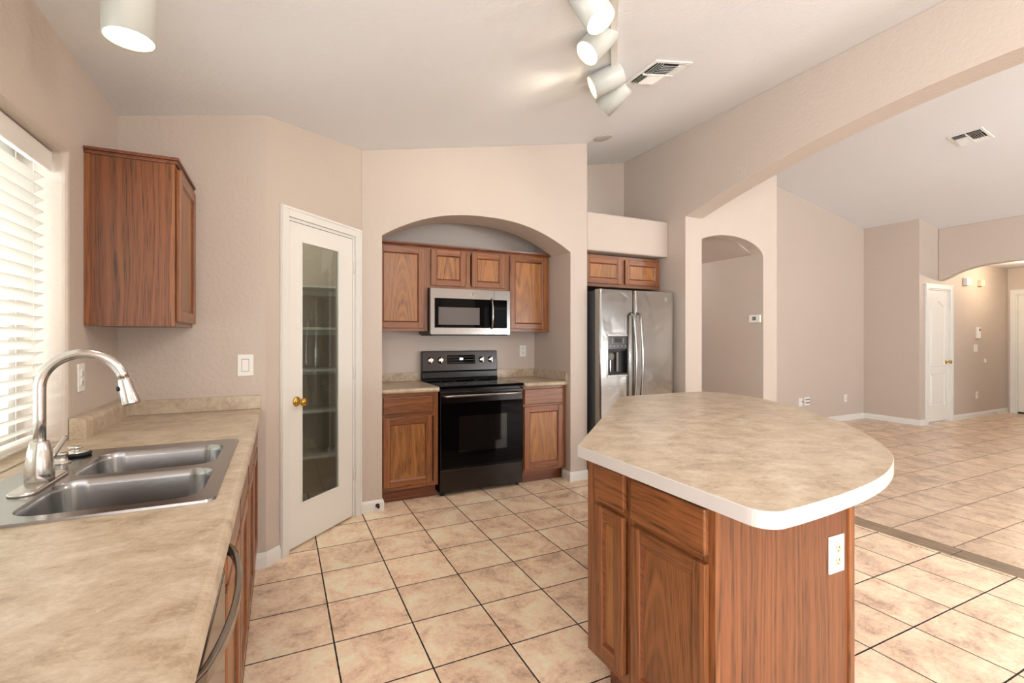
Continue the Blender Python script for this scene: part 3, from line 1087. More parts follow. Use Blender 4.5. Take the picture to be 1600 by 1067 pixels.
# ------------------------------------------------------------ plates, outlets, switches (local x along wall, -y to the room)
def duplex(label, loc, rotz, w_=0.071, h_=0.115, face=PLASTIC, group=None):
    t = thing('wall_outlet', label, 'outlet', loc, rotz, group)
    B(-w_ / 2, w_ / 2, -0.006, -0.0002, -h_ / 2, h_ / 2).build('cover_plate', PLASTIC, t, 0.0025)
    for z in (-0.020, 0.020):
        m = MB()
        m.lathe([(0.001, 0), (0.0165, 0), (0.0165, 0.0025), (0.001, 0.0026)], (0, -0.006, z), (0, -1, 0), 20)
        so = m.build('socket', face, t)
        q = MB()
        q.box(-0.0075, -0.0055, -0.0092, -0.0086, z - 0.002, z + 0.007)
        q.box(0.0050, 0.0068, -0.0092, -0.0086, z - 0.001, z + 0.006)
        q.lathe([(0.0022, 0), (0.0022, 0.0006)], (0, -0.0086, z - 0.008), (0, -1, 0), 10)
        q.build('slots', BLACKM, so)
    MB().lathe([(0.003, 0), (0.0025, 0.001)], (0, -0.006, 0), (0, -1, 0), 10).build('screw', face, t)
    return t


def rocker(label, loc, rotz, w_=0.080, h_=0.122):
    t = thing('light_switch', label, 'switch', loc, rotz)
    B(-w_ / 2, w_ / 2, -0.006, -0.0002, -h_ / 2, h_ / 2).build('cover_plate', PLASTIC, t, 0.0025)
    m = MB().prism([(-0.006, -0.033), (-0.010, -0.033), (-0.007, 0.0), (-0.0075, 0.033), (-0.006, 0.033)], 'x', -0.0165, 0.0165)
    m.build('rocker', PLASTIC, t)
    B(-0.0185, 0.0185, -0.0066, -0.006, -0.0355, 0.0355).build('rocker_gap_shade', GREYP, t)  # grey plate paints the shaded gap line round the rocker
    return t


duplex('white outlet on the alcove wall to the right of the range', (2.262, 4.45, 1.18), 0)
duplex('white duplex outlet on the oak end panel of the island', (1.598, 0.94, 0.6315), 0, 0.078, 0.118, IVORY)
duplex('white outlet on the window wall under the corner cabinet', (-0.755, 2.60, 1.153), PI / 2, 0.071, 0.117)
rocker('white rocker switch on the wall above the counter end', (-0.178, 3.12, 1.163), 0)
duplex('white outlet low on the great room far wall near its corner', (8.10, 4.61, 0.353), 0)
duplex('white outlet low on the entry wall below the keypad', (10.37, 3.85, 0.366), 0)
rocker('white light switch on the entry wall just below the keypad', (10.33, 3.85, 1.139), 0, 0.115, 0.12)
t = thing('cable_plate', 'white cable plate low on the far wall beside a slotted plate', 'wall plate', (6.985, 4.61, 0.352))
B(-0.04, 0.04, -0.006, -0.0003, -0.06, 0.06).build('cover_plate', PLASTIC, t, 0.002)
MB().cyl((0.012, -0.006, 0.008), (0.012, -0.05, 0.008), 0.004, 10).build('cable_stub', BLACKM, t)
t = thing('slotted_wall_plate', 'white wall plate with two black slots low on the far wall', 'wall plate', (7.135, 4.61, 0.36))
B(-0.06, 0.06, -0.006, -0.0003, -0.06, 0.06).build('cover_plate', PLASTIC, t, 0.002)
for z in (-0.024, 0.024):
    B(-0.04, 0.055, -0.012, -0.006, z - 0.006, z + 0.006).build('slot', BLACKM, t)
t = thing('thermostat', 'white wall thermostat with dark display inside the hallway arch', 'thermostat', (4.762, 3.655, 1.527), -PI / 2)
B(-0.07, 0.07, -0.024, -0.0003, -0.043, 0.043).build('housing', PLASTIC, t, 0.005)
B(-0.022, 0.022, -0.0255, -0.024, -0.018, 0.022).build('display', GREYP, t)
B(0.034, 0.05, -0.0255, -0.024, -0.018, 0.018).build('buttons', PLASTIC, t)
t = thing('door_chime', 'white trapezoid door chime high on the entry wall, nearer the closet', 'door chime', (9.99, 3.85, 2.21))
m = MB().prism([(-0.075, -0.055), (0.075, -0.05), (0.075, 0.05), (-0.075, 0.065)], 'y', -0.055, -0.0003)
m.build('cover', PLASTIC, t, 0.006)
t = thing('motion_sensor', 'cream box with ribbed face high on the entry wall, right one', 'sensor', (10.46, 3.85, 2.215))
B(-0.06, 0.06, -0.05, -0.0003, -0.05, 0.05).build('housing', IVORY, t, 0.005)
m = MB()
for k in range(5):
    m.box(-0.045, 0.05, -0.053, -0.05, -0.035 + k * 0.017, -0.028 + k * 0.017)
m.build('ribs', IVORY, t)
t = thing('alarm_keypad', 'white alarm keypad with small dark screen on the entry wall', 'keypad', (10.39, 3.85, 1.392))
B(-0.06, 0.06, -0.025, -0.0003, -0.09, 0.09).build('housing', PLASTIC, t, 0.004)
B(0.005, 0.045, -0.0265, -0.025, 0.03, 0.07).build('screen', BLACKM, t)
m = MB().lathe([(0.042, 0.0003), (0.042, 0.004), (0.036, 0.007), (0.001, 0.008)], (10.66, 3.85, 0.921), (0, -1, 0), 28)
tag(m.build('round_cover_plate', PLASTIC), 'small round white cover plate on the entry wall', 'wall plate')
t = thing('door_stop', 'small door stop fixed to the entry baseboard, mid wall', 'door stop', (10.9, 3.834, 0.05))
MB().cyl((0, 0, 0), (0, -0.07, -0.015), 0.006, 10).build('rod', CHROME, t)
MB().cyl((0, -0.07, -0.015), (0, -0.085, -0.018), 0.010, 12).build('rubber_tip', PLASTIC, t)
t = thing('door_stop', 'small dark door stop on the baseboard left of the range alcove', 'door stop', (0.665, 3.7365, 0.045))
MB().lathe([(0.016, 0), (0.014, 0.006), (0.007, 0.01), (0.006, 0.03)], (0, 0, 0), (0, -1, 0), 16).build('rod', BLACKM, t)
MB().cyl((0, -0.03, 0), (0, -0.042, 0), 0.010, 14).build('rubber_tip', RUBBER, t)

# ------------------------------------------------------------ pantry shelves seen through the glass door
for k, (z, wd) in enumerate(((0.37, 'lowest'), (0.735, 'second lowest'), (1.064, 'middle'), (1.40, 'second highest'), (1.736, 'highest'))):
    t = thing('pantry_shelf', '%s white shelf behind the glass pantry door' % wd, 'shelf', (-0.75, 4.15, z), group='white shelves in the pantry')
    B(0, 1.30, 0, 0.298, -0.018, 0.0).build('board', TRIMW, t)
    B(0, 1.30, 0.278, 0.298, -0.06, -0.018).build('cleat', TRIMW, t)

# ------------------------------------------------------------ range
rg = thing('range', 'black electric range with slate trim in the arched alcove', 'range', (1.184, 3.83, 0))
RW = 0.760
B(0.004, RW - 0.004, 0.03, 0.60, 0.03, 0.893).build('body', BLACK, rg)
for x in (0.03, RW - 0.03):
    for y in (0.05, 0.57):
        MB().cyl((x, y, 0.0), (x, y, 0.035), 0.015, 12).build('foot', BLACKM, rg)
B(0.0, RW, -0.004, 0.03, 0.035, 0.222).build('storage_drawer', SLATE, rg, 0.004)
od = B(0.0, RW, -0.012, 0.03, 0.232, 0.868).build('oven_door', SLATE, rg, 0.004)
B(0.004, RW - 0.004, -0.0145, -0.0125, 0.238, 0.775).build('door_glass', GLOSSB, od)
B(0.16, RW - 0.16, -0.0152, -0.0146, 0.36, 0.66).build('viewing_window', plain('oven_window', srgb(16, 14, 14), 0.06), od)
m = MB()
pth = [(0.03, -0.012, 0.834), (0.033, -0.045, 0.836)]
for i in range(11):
    u = i / 10
    pth.append((0.04 + (RW - 0.08) * u, -0.052 - 0.006 * math.sin(PI * u), 0.836))
pth += [(RW - 0.033, -0.045, 0.836), (RW - 0.03, -0.012, 0.834)]
m.tube(pth, 0.011, 14)
m.build('handle', STEEL, od)
B(-0.002, RW + 0.002, -0.022, 0.55, 0.894, 0.9165).build('cooktop', GLOSSB, rg, 0.004)
for (x, y, r) in ((0.20, 0.14, 0.11), (0.56, 0.14, 0.085), (0.20, 0.40, 0.075), (0.56, 0.40, 0.095)):
    m = MB()
    n_ = 40
    v0 = [(x + r * math.cos(2 * PI * i / n_), y + r * math.sin(2 * PI * i / n_), 0.91685) for i in range(n_)]
    v1 = [(x + (r - 0.003) * math.cos(2 * PI * i / n_), y + (r - 0.003) * math.sin(2 * PI * i / n_), 0.91685) for i in range(n_)]
    m.loops([v0, v1], False)
    m.build('burner_ring', GREYP, rg)
bgd = MB().prism([(0.535, 0.9165), (0.612, 0.9165), (0.612, 1.186), (0.575, 1.190), (0.560, 1.186), (0.548, 1.005), (0.552, 0.99), (0.552, 0.94)], 'x', 0.0, RW)
bgd = bgd.build('backguard', BLACK, rg, 0.003)
B(0.008, RW - 0.008, 0.0, 0.004, 0.0, 0.168).build('control_panel', SLATE, bgd, matrix=Matrix.Translation((0, 0.543, 1.012)) @ Matrix.Rotation(-0.066, 4, 'X'))
PT = Matrix.Translation((0, 0.543, 1.012)) @ Matrix.Rotation(-0.066, 4, 'X')
for x in (0.078, 0.176, 0.593, 0.688):
    m = MB().lathe([(0.030, 0), (0.030, 0.004), (0.026, 0.006), (0.024, 0.024), (0.022, 0.026), (0.001, 0.026)], (x, 0, 0.092), (0, -1, 0), 28)
    m.box(x - 0.004, x + 0.004, -0.036, -0.024, 0.068, 0.116)
    m.build('knob', CHROME, rg, matrix=PT, label='chrome burner knob')
B(0.241, 0.521, -0.003, 0.0, 0.055, 0.138).build('display_panel', GLOSSB, rg, matrix=PT)
m = MB()
m.box(0.364, 0.398, -0.004, -0.0032, 0.092, 0.112)
m.build('clock_display', LED, rg, matrix=PT)
m = MB()
for i in range(17):
    for k in range(3):
        if 0.355 < 0.252 + i * 0.0155 < 0.405 and k > 0:
            continue
        x = 0.252 + i * 0.0155
        z = 0.066 + k * 0.026
        m.box(x, x + 0.007, -0.0038, -0.0031, z, z + 0.003)
m.build('button_marks', GREYP, rg, matrix=PT)

# ------------------------------------------------------------ microwave
mw = thing('microwave', 'stainless over-the-range microwave below the short cabinet', 'microwave', (1.168, 4.05, 0))
B(0.002, 0.756, 0.03, 0.398, 1.347, 1.752).build('body', BLACK, mw)
mdr = MB()
mdr.mat(STEEL)
mdr.box(0, 0.596, 0, 0.03, 1.663, 1.748)
mdr.box(0, 0.596, 0, 0.03, 1.347, 1.405)
mdr.box(0, 0.036, 0, 0.03, 1.405, 1.663)
mdr.mat(GLOSSB)
mdr.box(0.036, 0.596, 0.0015, 0.03, 1.405, 1.663)
md_ = mdr.build('door', None, mw)
B(0.072, 0.455, 0.0008, 0.0014, 1.431, 1.585).build('window', MESHG, md_)
m = MB().mat(STEEL)
m.box(0.599, 0.758, 0, 0.03, 1.663, 1.748)
m.box(0.599, 0.758, 0, 0.03, 1.347, 1.405)
m.box(0.728, 0.758, 0, 0.03, 1.405, 1.663)
m.mat(GLOSSB)
m.box(0.599, 0.728, 0.0015, 0.03, 1.405, 1.663)
m.build('control_panel', None, mw)
pth = []
for i in range(15):
    u = i / 14
    pth.append((0.572, 0.0 - 0.034 * math.sin(PI * u) ** 0.5, 1.40 + 0.268 * u))
MB().tube(pth, 0.010, 12).build('handle', STEEL, md_)


def badge(parent, x, y, z, r):
    m = MB()
    m.mat(CHROME)
    m.lathe([(r, 0), (r, 0.0015), (r * 0.86, 0.002)], (x, y, z), (0, -1, 0), 28)
    m.mat(GREYP)
    m.lathe([(r * 0.82, 0), (r * 0.82, 0.0022)], (x, y, z), (0, -1, 0), 28)
    m.mat(CHROME)
    # script monogram strokes
    for sx in (-1, 1):
        pts_ = []
        for i in range(13):
            a_ = 0.6 + 4.6 * i / 12
            pts_.append((x + sx * r * 0.30 + r * 0.28 * math.cos(a_) * sx, y - 0.0024, z + r * 0.38 * math.sin(a_) * (1 - 0.03 * i)))
        m.tube(pts_, r * 0.06, 6)
    m.tube([(x - r * 0.1, y - 0.0024, z + r * 0.05), (x + r * 0.62, y - 0.0024, z + r * 0.08)], r * 0.05, 6)
    m.build('badge', None, parent)


badge(md_, 0.387, 0.0, 1.706, 0.016)
B(0.02, 0.74, 0.02, 0.39, 1.335, 1.347).build('vent_grille', BLACKM, mw)

# ------------------------------------------------------------ refrigerator
fr = thing('refrigerator', 'side-by-side stainless refrigerator with dispenser in the niche', 'refrigerator', (2.622, 3.61, 0))
B(0.002, 0.906, 0.075, 0.80, 0.02, 1.755).build('cabinet_body', FGRIP, fr, 0.004)
B(0.01, 0.90, 0.05, 0.074, 0.02, 0.10).build('toe_grille', BLACKM, fr)
split = 0.397


def bowed_door(x0, x1, z0, z1, hole=None):
    """slightly crowned front with rounded outer edges; profile in plan"""
    n_ = 24
    prof = []
    r = 0.028
    for i in range(n_ + 1):
        u = i / n_
        x = x0 + (x1 - x0) * u
        ed = min(x - x0, x1 - x)
        y = 0.004 + (0 if ed > r else r - math.sqrt(max(0, r * r - (r - ed) ** 2)))
        prof.append((x, y))
    ext = []
    for k in range(1, 5):
        ed = r * (1 - math.cos(PI / 2 * k / 5))
        ext.append(ed)
    xs = sorted(set([x0] + [x0 + e_ for e_ in ext] + [x0 + r, x1 - r] + [x1 - e_ for e_ in ext] + [x1]))
    prof = []
    for x in xs:
        ed = min(x - x0, x1 - x)
        y = 0.0 if ed >= r - 1e-6 else r - math.sqrt(max(0, r * r - (r - ed) ** 2))
        prof.append((x, y))
    return prof


def fridge_door(x0, x1, z0, z1):
    m = MB()
    pf = bowed_door(x0, x1, z0, z1)
    pts = pf + [(x1, 0.07), (x0, 0.07)]
    m.prism(pts, 'z', z0, z1)
    return m


DX0, DX1, DZ0, DZ1 = 0.092, 0.323, 0.972, 1.337
fz = MB()
fz_pts = bowed_door(0.0, split - 0.003, 0, 0)
# freezer door in four blocks around the dispenser opening
for z0_, z1_ in ((0.11, DZ0), (DZ1, 1.762)):
    fz.prism(fz_pts + [(split - 0.003, 0.07), (0.0, 0.07)], 'z', z0_, z1_)
fz.prism([p for p in fz_pts if p[0] < DX0] + [(DX0, 0.0), (DX0, 0.07), (0.0, 0.07)], 'z', DZ0, DZ1)
fz.prism([(DX1, 0.0)] + [p for p in fz_pts if p[0] > DX1] + [(split - 0.003, 0.07), (DX1, 0.07)], 'z', DZ0, DZ1)
fzo = fz.build('freezer_door', STEELV, fr)
fridge_door(split + 0.003, 0.908, 0.11, 1.762).build('fridge_door', STEELV, fr)
dz = MB()
dz.mat(SLATE)
dz.box(DX0, DX1, 0.0, 0.02, 1.215, DZ1)
dz.mat(BLACKM)
dz.box(DX0, DX0 + 0.008, 0.0, 0.065, DZ0, 1.215)
dz.box(DX1 - 0.008, DX1, 0.0, 0.065, DZ0, 1.215)
dz.box(DX0 + 0.008, DX1 - 0.008, 0.055, 0.065, DZ0, 1.215)
dz.box(DX0 + 0.008, DX1 - 0.008, 0.02, 0.055, 1.195, 1.215)
dz.box(DX0 + 0.008, DX1 - 0.008, 0.0, 0.055, DZ0, DZ0 + 0.014)
dzo = dz.build('dispenser', None, fzo)
m = MB()
m.prism([(DX0 - 0.012, 1.335), (DX0 - 0.002, 1.348), (0.5 * (DX0 + DX1), 1.356), (DX1 + 0.002, 1.348), (DX1 + 0.012, 1.335), (DX1, 1.330), (DX0, 1.330)], 'y', -0.006, 0.0)
m.box(DX0 - 0.010, DX0, -0.005, 0.0, DZ0, 1.33)
m.box(DX1, DX1 + 0.010, -0.005, 0.0, DZ0, 1.33)
m.box(DX0 - 0.010, DX1 + 0.010, -0.006, 0.0, DZ0 - 0.016, DZ0)
m.build('dispenser_surround', STEEL, fzo, 0.003)
m = MB().mat(BLACKM)
m.box(0.17, 0.245, -0.0015, 0.0, 1.275, 1.315)
m.mat(PLASTIC)
for i in range(5):
    m.box(0.118 + i * 0.043, 0.124 + i * 0.043, -0.0012, 0.0, 1.238, 1.243)
for i in range(3):
    m.box(0.140, 0.146, -0.0012, 0.0, 1.268 + i * 0.018, 1.272 + i * 0.018)
    m.box(0.268, 0.274, -0.0012, 0.0, 1.268 + i * 0.018, 1.272 + i * 0.018)
m.build('dispenser_display', None, fzo)
m = MB().mat(GREYP)
m.lathe([(0.040, 0), (0.036, 0.02), (0.001, 0.022)], (0.155, 0.054, 1.14), (0, -1, 0), 20)
m.box(0.215, 0.235, 0.03, 0.045, 1.0, 1.18)
m.mat(CHROME)
m.box(0.15, 0.160, 0.045, 0.052, 0.995, 1.10)
m.build('paddle', None, fzo)
for k, x in enumerate((split - 0.040, split + 0.036)):
    m = MB()
    pth = [(x, 0.0, 1.545), (x, -0.03, 1.540)]
    for i in range(17):
        u = i / 16
        pth.append((x + (0.010 if k else 0.010) * math.sin(PI * u), -0.048 - 0.018 * math.sin(PI * u), 1.525 - 0.83 * u))
    pth += [(x, -0.03, 0.68), (x, 0.0, 0.675)]
    m.tube(pth, 0.0135, 14)
    m.build('handle', STEELV, fzo if k == 0 else fr)
badge(fr, 0.795, 0.0, 1.689, 0.017)
MB().box(0.01, 0.06, 0.02, 0.10, 1.7555, 1.768).box(0.85, 0.90, 0.02, 0.10, 1.7555, 1.768).build('hinge_cover', FGRIP, fr)

# ------------------------------------------------------------ island
isl = thing('kitchen_island', 'freestanding oak island base with doors and drawers facing the sink', 'island', (1.065, 0.94, 0))
# local frame = world axes shifted; left face at x=0, near face at y=0
m = MB()
body = [(0.019, 0.012), (0.60, 0.012), (1.25, 0.70), (1.25, 1.58), (1.03, 1.58), (0.019, 0.575)]
m.prism(body, 'z', 0.13, 0.871)
m.build('carcass', PANW, isl)
MB().prism([(0.075, 0.012), (0.61, 0.012), (1.20, 0.70), (1.20, 1.54), (1.03, 1.54), (0.075, 0.56)], 'z', 0.0, 0.13).build('toe_kick', OAKD, isl)
B(0.0192, 0.598, 0.0, 0.012, 0.0, 0.871).build('end_panel', PANW, isl)
m = MB()
m.box(0.598, 0.626, -0.008, 0.04, 0.0, 0.871)
m.build('corner_post', OAKV, isl, 0.004)
# face with doors, in a frame whose local x runs toward the camera side
FM = Matrix.Translation((0.0, 0.602, 0)) @ Matrix.Rotation(-PI / 2, 4, 'Z')


ff = MB().mat(OAKV)
z0, z1 = 0.13, 0.871
ff.box(0.0, 0.05, 0, 0.019, z0, z1)
ff.box(0.235, 0.273, 0, 0.019, z0, z1)
ff.box(0.560, 0.602, 0, 0.019, z0, z1)
ff.mat(OAKH)
for a_, b_ in ((z0, z0 + 0.04), (0.695, 0.733), (z1 - 0.02, z1)):
    ff.box(0.05, 0.235, 0.0006, 0.0185, a_, b_)
    ff.box(0.273, 0.560, 0.0006, 0.0185, a_, b_)
ff.box(0.05, 0.56, 0.010, 0.018, z0, z1)
ff.build('face_frame', None, isl).matrix_local = FM
# the doors: build upright in the face frame's own axes so that the grain runs right


def place_face(o):
    o.matrix_local = FM
    return o


for q, pm_ in (((0.069, 0.231, 0.170, 0.708), PANV), ((0.271, 0.582, 0.170, 0.698), CATH_C)):
    place_face(cab_door(isl, *q, st_=0.046, arch_panel=pm_))
for q in ((0.067, 0.235, 0.727, 0.855), (0.271, 0.582, 0.719, 0.850)):
    place_face(drawer_front(isl, *q))

# island top
cpts = [(1.010, 0.90), (1.010, 1.530), (2.085, 2.640), (2.11, 2.655), (2.80, 2.662), (2.90, 2.60)]
curve = [(2.93, 2.42), (2.885, 2.18), (2.80, 1.97), (2.668, 1.754), (2.55, 1.57), (2.423, 1.393), (2.30, 1.256), (2.175, 1.136), (2.026, 1.009), (1.854, 0.901), (1.66, 0.823), (1.486, 0.780), (1.312, 0.756), (1.15, 0.744), (1.066, 0.742)]


def smooth_pts(P, n=4):
    out = []
    for i in range(len(P) - 1):
        p0 = P[max(i - 1, 0)]; p1 = P[i]; p2 = P[i + 1]; p3 = P[min(i + 2, len(P) - 1)]
        for k in range(n):
            t = k / n
            f_ = lambda a, b, c, d: 0.5 * ((2 * b) + (-a + c) * t + (2 * a - 5 * b + 4 * c - d) * t * t + (-a + 3 * b - 3 * c + d) * t ** 3)
            out.append((f_(p0[0], p1[0], p2[0], p3[0]), f_(p0[1], p1[1], p2[1], p3[1])))
    out.append(P[-1])
    return out


nc = [(1.066 - 0.056 * math.sin(PI / 2 * i / 8) * 1.0, 0.798 - 0.056 * math.cos(PI / 2 * i / 8)) for i in range(1, 9)]
top_pts = [(1.010, 1.530), (2.075, 2.630), (2.10, 2.652), (2.14, 2.660)] + [(2.76, 2.662)] + smooth_pts([(2.76, 2.662), (2.86, 2.64), (2.915, 2.55)] + curve)[1:] + nc
it = thing('countertop', 'large beige island countertop with white edge and one curved side', 'countertop', (0, 0, 0))


def inset(P, d):
    n = len(P)
    area = sum(P[i][0] * P[(i + 1) % n][1] - P[(i + 1) % n][0] * P[i][1] for i in range(n))
    sgn = 1 if area > 0 else -1
    out = []
    for i in range(n):
        a_, b_, c_ = Vector(P[i - 1]), Vector(P[i]), Vector(P[(i + 1) % n])
        e1, e2 = (b_ - a_).normalized(), (c_ - b_).normalized()
        n1, n2 = Vector((-e1.y, e1.x)) * sgn, Vector((-e2.y, e2.x)) * sgn
        nn = (n1 + n2).normalized()
        k = d / max(0.5, nn.dot(n1))
        out.append((b_.x + nn.x * k, b_.y + nn.y * k))
    return out


ip = inset(top_pts, 0.0018)
MB().prism(ip, 'z', 0.8735, 0.9145).build('laminate_top', LAM, it)
m = MB()
rings = [[(x, y, 0.8725) for x, y in ip], [(x, y, 0.8725) for x, y in top_pts], [(x, y, 0.9125) for x, y in top_pts], [(x, y, 0.914) for x, y in ip]]
m.loops(rings, False, False)
m.build('edge_band', RIM, it)


# ------------------------------------------------------------ ceiling fixtures
def vent(label, x0, y0, w_, rot_y, zf):
    cx_, cy_ = x0 + w_ / 2, y0 + w_ / 2
    t = thing('ceiling_vent', label, 'vent', (cx_, cy_, zf(cx_)), rot=(0, rot_y, 0))
    h = w_ / 2
    b = 0.025
    m = MB()
    for q in ((-h, h, -h, -h + b), (-h, h, h - b, h), (-h, -h + b, -h + b, h - b), (h - b, h, -h + b, h - b)):
        m.box(q[0], q[1], q[2], q[3], -0.008, -0.0005)
    m.build('frame', PLASTIC, t, 0.002)
    B(-h + b, h - b, -h + b, h - b, -0.0015, -0.0006).build('duct_shade_sheet', DARKG, t)  # dark sheet stands in for the shade inside the duct
    m = MB()
    i_ = h - b
    # three banks: left louvers, centre pair, right louvers
    def louver(cx, cy, L, ang, along):
        s_ = math.sin(ang) * 0.009
        c_ = math.cos(ang) * 0.009
        if along == 'y':
            v = [(cx - c_, cy - L / 2, -0.013 - s_), (cx + c_, cy - L / 2, -0.013 + s_), (cx + c_, cy + L / 2, -0.013 + s_), (cx - c_, cy + L / 2, -0.013 - s_)]
        else:
            v = [(cx - L / 2, cy - c_, -0.013 - s_), (cx + L / 2, cy - c_, -0.013 - s_), (cx + L / 2, cy + c_, -0.013 + s_), (cx - L / 2, cy + c_, -0.013 + s_)]
        tv = [(a_, b_2, c2 + 0.0012) for a_, b_2, c2 in v]
        m.add(v + tv, [(0, 1, 2, 3), (7, 6, 5, 4), (0, 4, 5, 1), (1, 5, 6, 2), (2, 6, 7, 3), (3, 7, 4, 0)])
    for k in range(3):
        louver(-i_ + 0.012 + k * 0.021, 0, 2 * i_, 0.7, 'y')
        louver(i_ - 0.012 - k * 0.021, 0, 2 * i_, -0.7, 'y')
    cw = 2 * i_ - 0.13
    for k in range(6):
        louver(0, 0.012 + k * (i_ - 0.012) / 6, cw, -0.7, 'x')
        louver(0, -0.012 - k * (i_ - 0.012) / 6, cw, 0.7, 'x')
    m.box(-i_, i_, -0.003, 0.003, -0.02, -0.006)
    m.build('louvers', PLASTIC, t)


vent('square white ceiling vent next to the track light', 2.09, 2.295, 0.31, -math.atan(0.201), zc)
vent('square white ceiling vent on the great room slope', 6.51, 2.375, 0.29, math.atan(0.19), zc)
cx_ = 2.665
t = thing('ceiling_speaker', 'round flat pale grey cover on the ceiling above the pot shelf', 'ceiling cover', (cx_, 3.62, zc(cx_) - 0.001), rot=(0, -math.atan(0.201), 0))
MB().lathe([(0.085, 0), (0.085, -0.006), (0.075, -0.010), (0.001, -0.011)][::-1], n=32).build('cover', plain('ceiling_cover_grey', srgb(186, 178, 170), 0.7), t)


def ray(u, v):
    xr = (u - 800) / 753.0
    return Vector((xr * math.cos(YAW) + math.sin(YAW), -xr * math.sin(YAW) + math.cos(YAW), (526.6 - v) / 753.0))


def spot_head(parent, o, ax, bracket_to, lit=True):
    """o: centre of the open end, ax: pointing direction"""
    ax = ax.normalized()
    q = -ax
    m = MB().mat(CANW)
    R0 = 0.069
    L = 0.20
    m.lathe([(R0 - 0.004, 0.0), (R0, 0.0), (R0, L - 0.02), (R0 - 0.006, L - 0.004), (R0 - 0.02, L), (0.001, L)], o, q, 40, cap=False)
    m.mat(CANIN)
    m.lathe([(R0 - 0.004, 0.0), (R0 - 0.006, 0.045)], o, q, 40, cap=False)
    h = m.build('lamp_can', None, parent)
    MB().lathe([(0.001, 0.018), (0.045, 0.024), (0.056, 0.034), (0.045, 0.09), (0.001, 0.10)], o, q, 32, cap=False).build('bulb', BULB, h)
    if bracket_to is not None:
        c = o + q * (L * 0.72)
        b = Vector(bracket_to)
        MB().tube([c + (b - c).normalized() * R0 * 0.8, b], 0.008, 10).build('bracket', WHITE, parent)
    return h


# track light: four cans on a bar under the sloping ceiling
tl = thing('track_light', 'white track light with four cylinder spots on the kitchen ceiling', 'track light', (0, 0, 0))
d_ = Vector((0.611, 0.7915, 0))
p0, p1 = d_ * 1.95, d_ * 3.38
p0.z, p1.z = zc(p0.x) - 0.016, zc(p1.x) - 0.016
dirb = (p1 - p0).normalized()
sd = Vector((dirb.y, -dirb.x, 0)).normalized()
upv = sd.cross(dirb)
m = MB()
v = []
for p in (p0, p1):
    for a_, b_ in ((-1, -1), (1, -1), (1, 1), (-1, 1)):
        v.append(p + sd * 0.018 * a_ + upv * 0.0155 * b_)
m.add(v, [(0, 1, 2, 3), (7, 6, 5, 4), (0, 4, 5, 1), (1, 5, 6, 2), (2, 6, 7, 3), (3, 7, 4, 0)])
m.build('track', WHITE, tl)
heads = [((939, 33), 2.10, (0.46, -0.66, 0.60), 2.05), ((917, 84), 2.50, (-0.60, -0.53, 0.60), 2.62), ((925, 137), 2.98, (-0.88, -0.36, 0.22), 2.98), ((941, 170), 3.20, (-0.74, -0.67, -0.06), 3.28)]
for (uv, tt, ax, rr) in heads:
    r_ = ray(*uv)
    o = Vector((0, 0, EYE)) + r_ * tt
    f_ = r_.normalized()
    rt = Vector((f_.y, -f_.x, 0)).normalized()
    uu = rt.cross(f_)
    axw = (rt * ax[0] + uu * ax[1] - f_ * ax[2]).normalized()
    b = d_ * rr
    b.z = zc(b.x) - 0.03
    spot_head(tl, o, axw, b)
    lo_ = o + axw * 0.02
    s_ = light('SPOT', 'track_spot', lo_, 8, (1.0, 0.86, 0.68), (0, 0, 0), spot=math.radians(105), radius=0.04)
    s_.rotation_euler = axw.to_track_quat('-Z', 'Y').to_euler()

# single can over the sink
sl = thing('ceiling_spot', 'single white cylinder spot hanging over the sink', 'ceiling spot', (0, 0, 0))
o = Vector((0, 0, EYE)) + ray(202, 62) * 1.50
spot_head(sl, o, Vector((0.0, 0, -1)), (o.x, o.y, zc(o.x) - 0.01))
MB().lathe([(0.06, 0.0), (0.06, -0.012), (0.03, -0.022), (0.001, -0.022)][::-1], (o.x, o.y, zc(o.x) - 0.006)).build('canopy', WHITE, sl)
s_ = light('SPOT', 'sink_spot', o + Vector((0, 0, -0.02)), 12, (1.0, 0.86, 0.68), (0, 0, 0), spot=math.radians(110), radius=0.04)

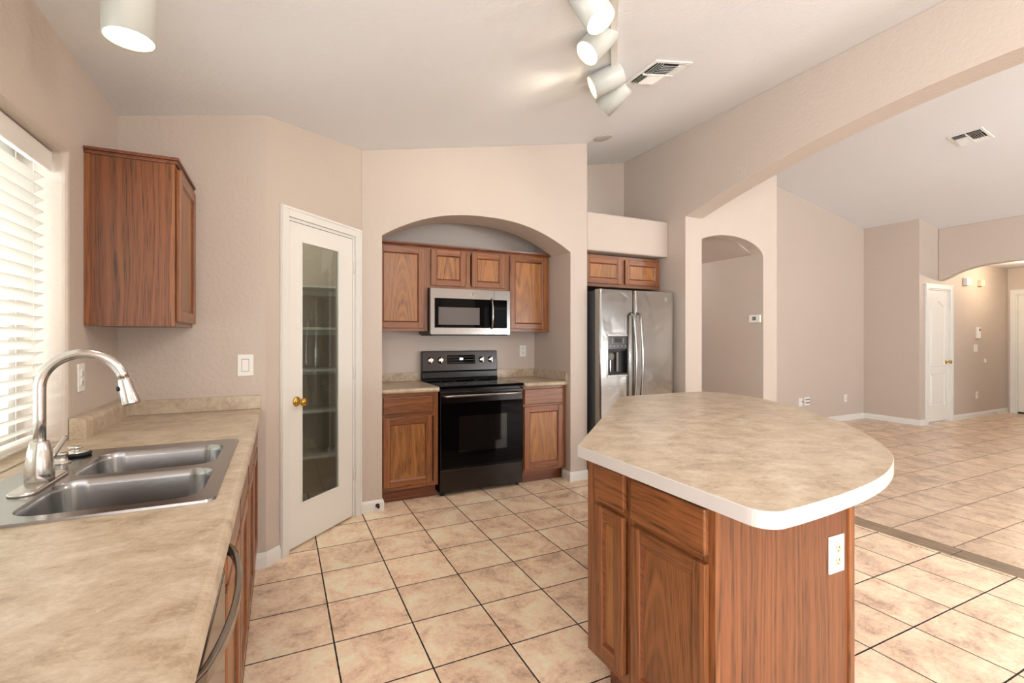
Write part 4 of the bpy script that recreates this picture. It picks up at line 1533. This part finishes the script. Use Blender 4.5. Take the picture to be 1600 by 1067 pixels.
# hidden hallway lamp, added to brighten the hall walls
cl = thing('ceiling_lamp', 'added small round fill lamp on the sloping hallway ceiling past the arch', 'lamp', (4.2, 5.3, 2.515))
MB().lathe([(0.001, -0.10), (0.08, -0.09), (0.11, -0.05), (0.11, 0.03), (0.001, 0.03)], n=24).build('shade', plain('hall_fill_shade', (1, 1, 1, 1), 0.4, emit=(1.0, 0.93, 0.85, 1), estr=2.0), cl)
light('POINT', 'hall_fill', (4.2, 5.3, 2.2), 14, (1.0, 0.95, 0.9), radius=0.08)

# entry hall lamp
cl = thing('ceiling_lamp', 'round ceiling lamp in the entry hall beyond the header', 'lamp', (10.35, 2.75, 2.52))
MB().lathe([(0.001, -0.12), (0.07, -0.115), (0.12, -0.08), (0.14, -0.03), (0.14, -0.001), (0.001, -0.001)], n=32).build('shade', plain('lit_shade', (1, 1, 1, 1), 0.4, emit=(1.0, 0.82, 0.6, 1), estr=4.0), cl)
light('POINT', 'entry_lamp', (10.35, 3.2, 2.33), 26, (1.0, 0.80, 0.58), radius=0.03)
# unseen fill lamps added in the great room and the nook behind the camera
for nm, lb, x, y, e_ in (('ceiling_lamp', 'added round fill lamp of the great room, above the rear window side', 6.4, 0.2, 62), ('ceiling_lamp', 'added round fill lamp of the breakfast nook behind the camera', 1.6, -0.5, 52)):
    z_ = zc(x)
    cl = thing(nm, lb, 'lamp', (x, y, z_ - 0.0))
    MB().lathe([(0.001, -0.20), (0.12, -0.19), (0.19, -0.14), (0.20, -0.08), (0.16, -0.05), (0.03, 0.0), (0.001, 0.0)], n=32).build('shade', plain('fill_shade_' + str(int(x)), (1, 1, 1, 1), 0.4, emit=(1.0, 0.9, 0.78, 1), estr=3.0), cl)
    light('POINT', 'room_fill', (x, y, z_ - 0.45), e_, (1.0, 0.955, 0.90), radius=0.15)

# unseen pantry lamp, added to brighten the shelves behind the glass
cl = thing('ceiling_lamp', 'added small round fill lamp on the pantry ceiling, behind the glass door', 'lamp', (-0.1, 3.9, zc(-0.1)))
MB().lathe([(0.001, -0.11), (0.06, -0.10), (0.09, -0.06), (0.09, 0.0), (0.001, 0.0)], n=24).build('shade', plain('pantry_fill_shade', (1, 1, 1, 1), 0.4, emit=(1.0, 0.95, 0.85, 1), estr=2.0), cl)
light('POINT', 'pantry_fill', (-0.1, 3.9, zc(-0.1) - 0.2), 10, (1.0, 0.96, 0.88), radius=0.05)
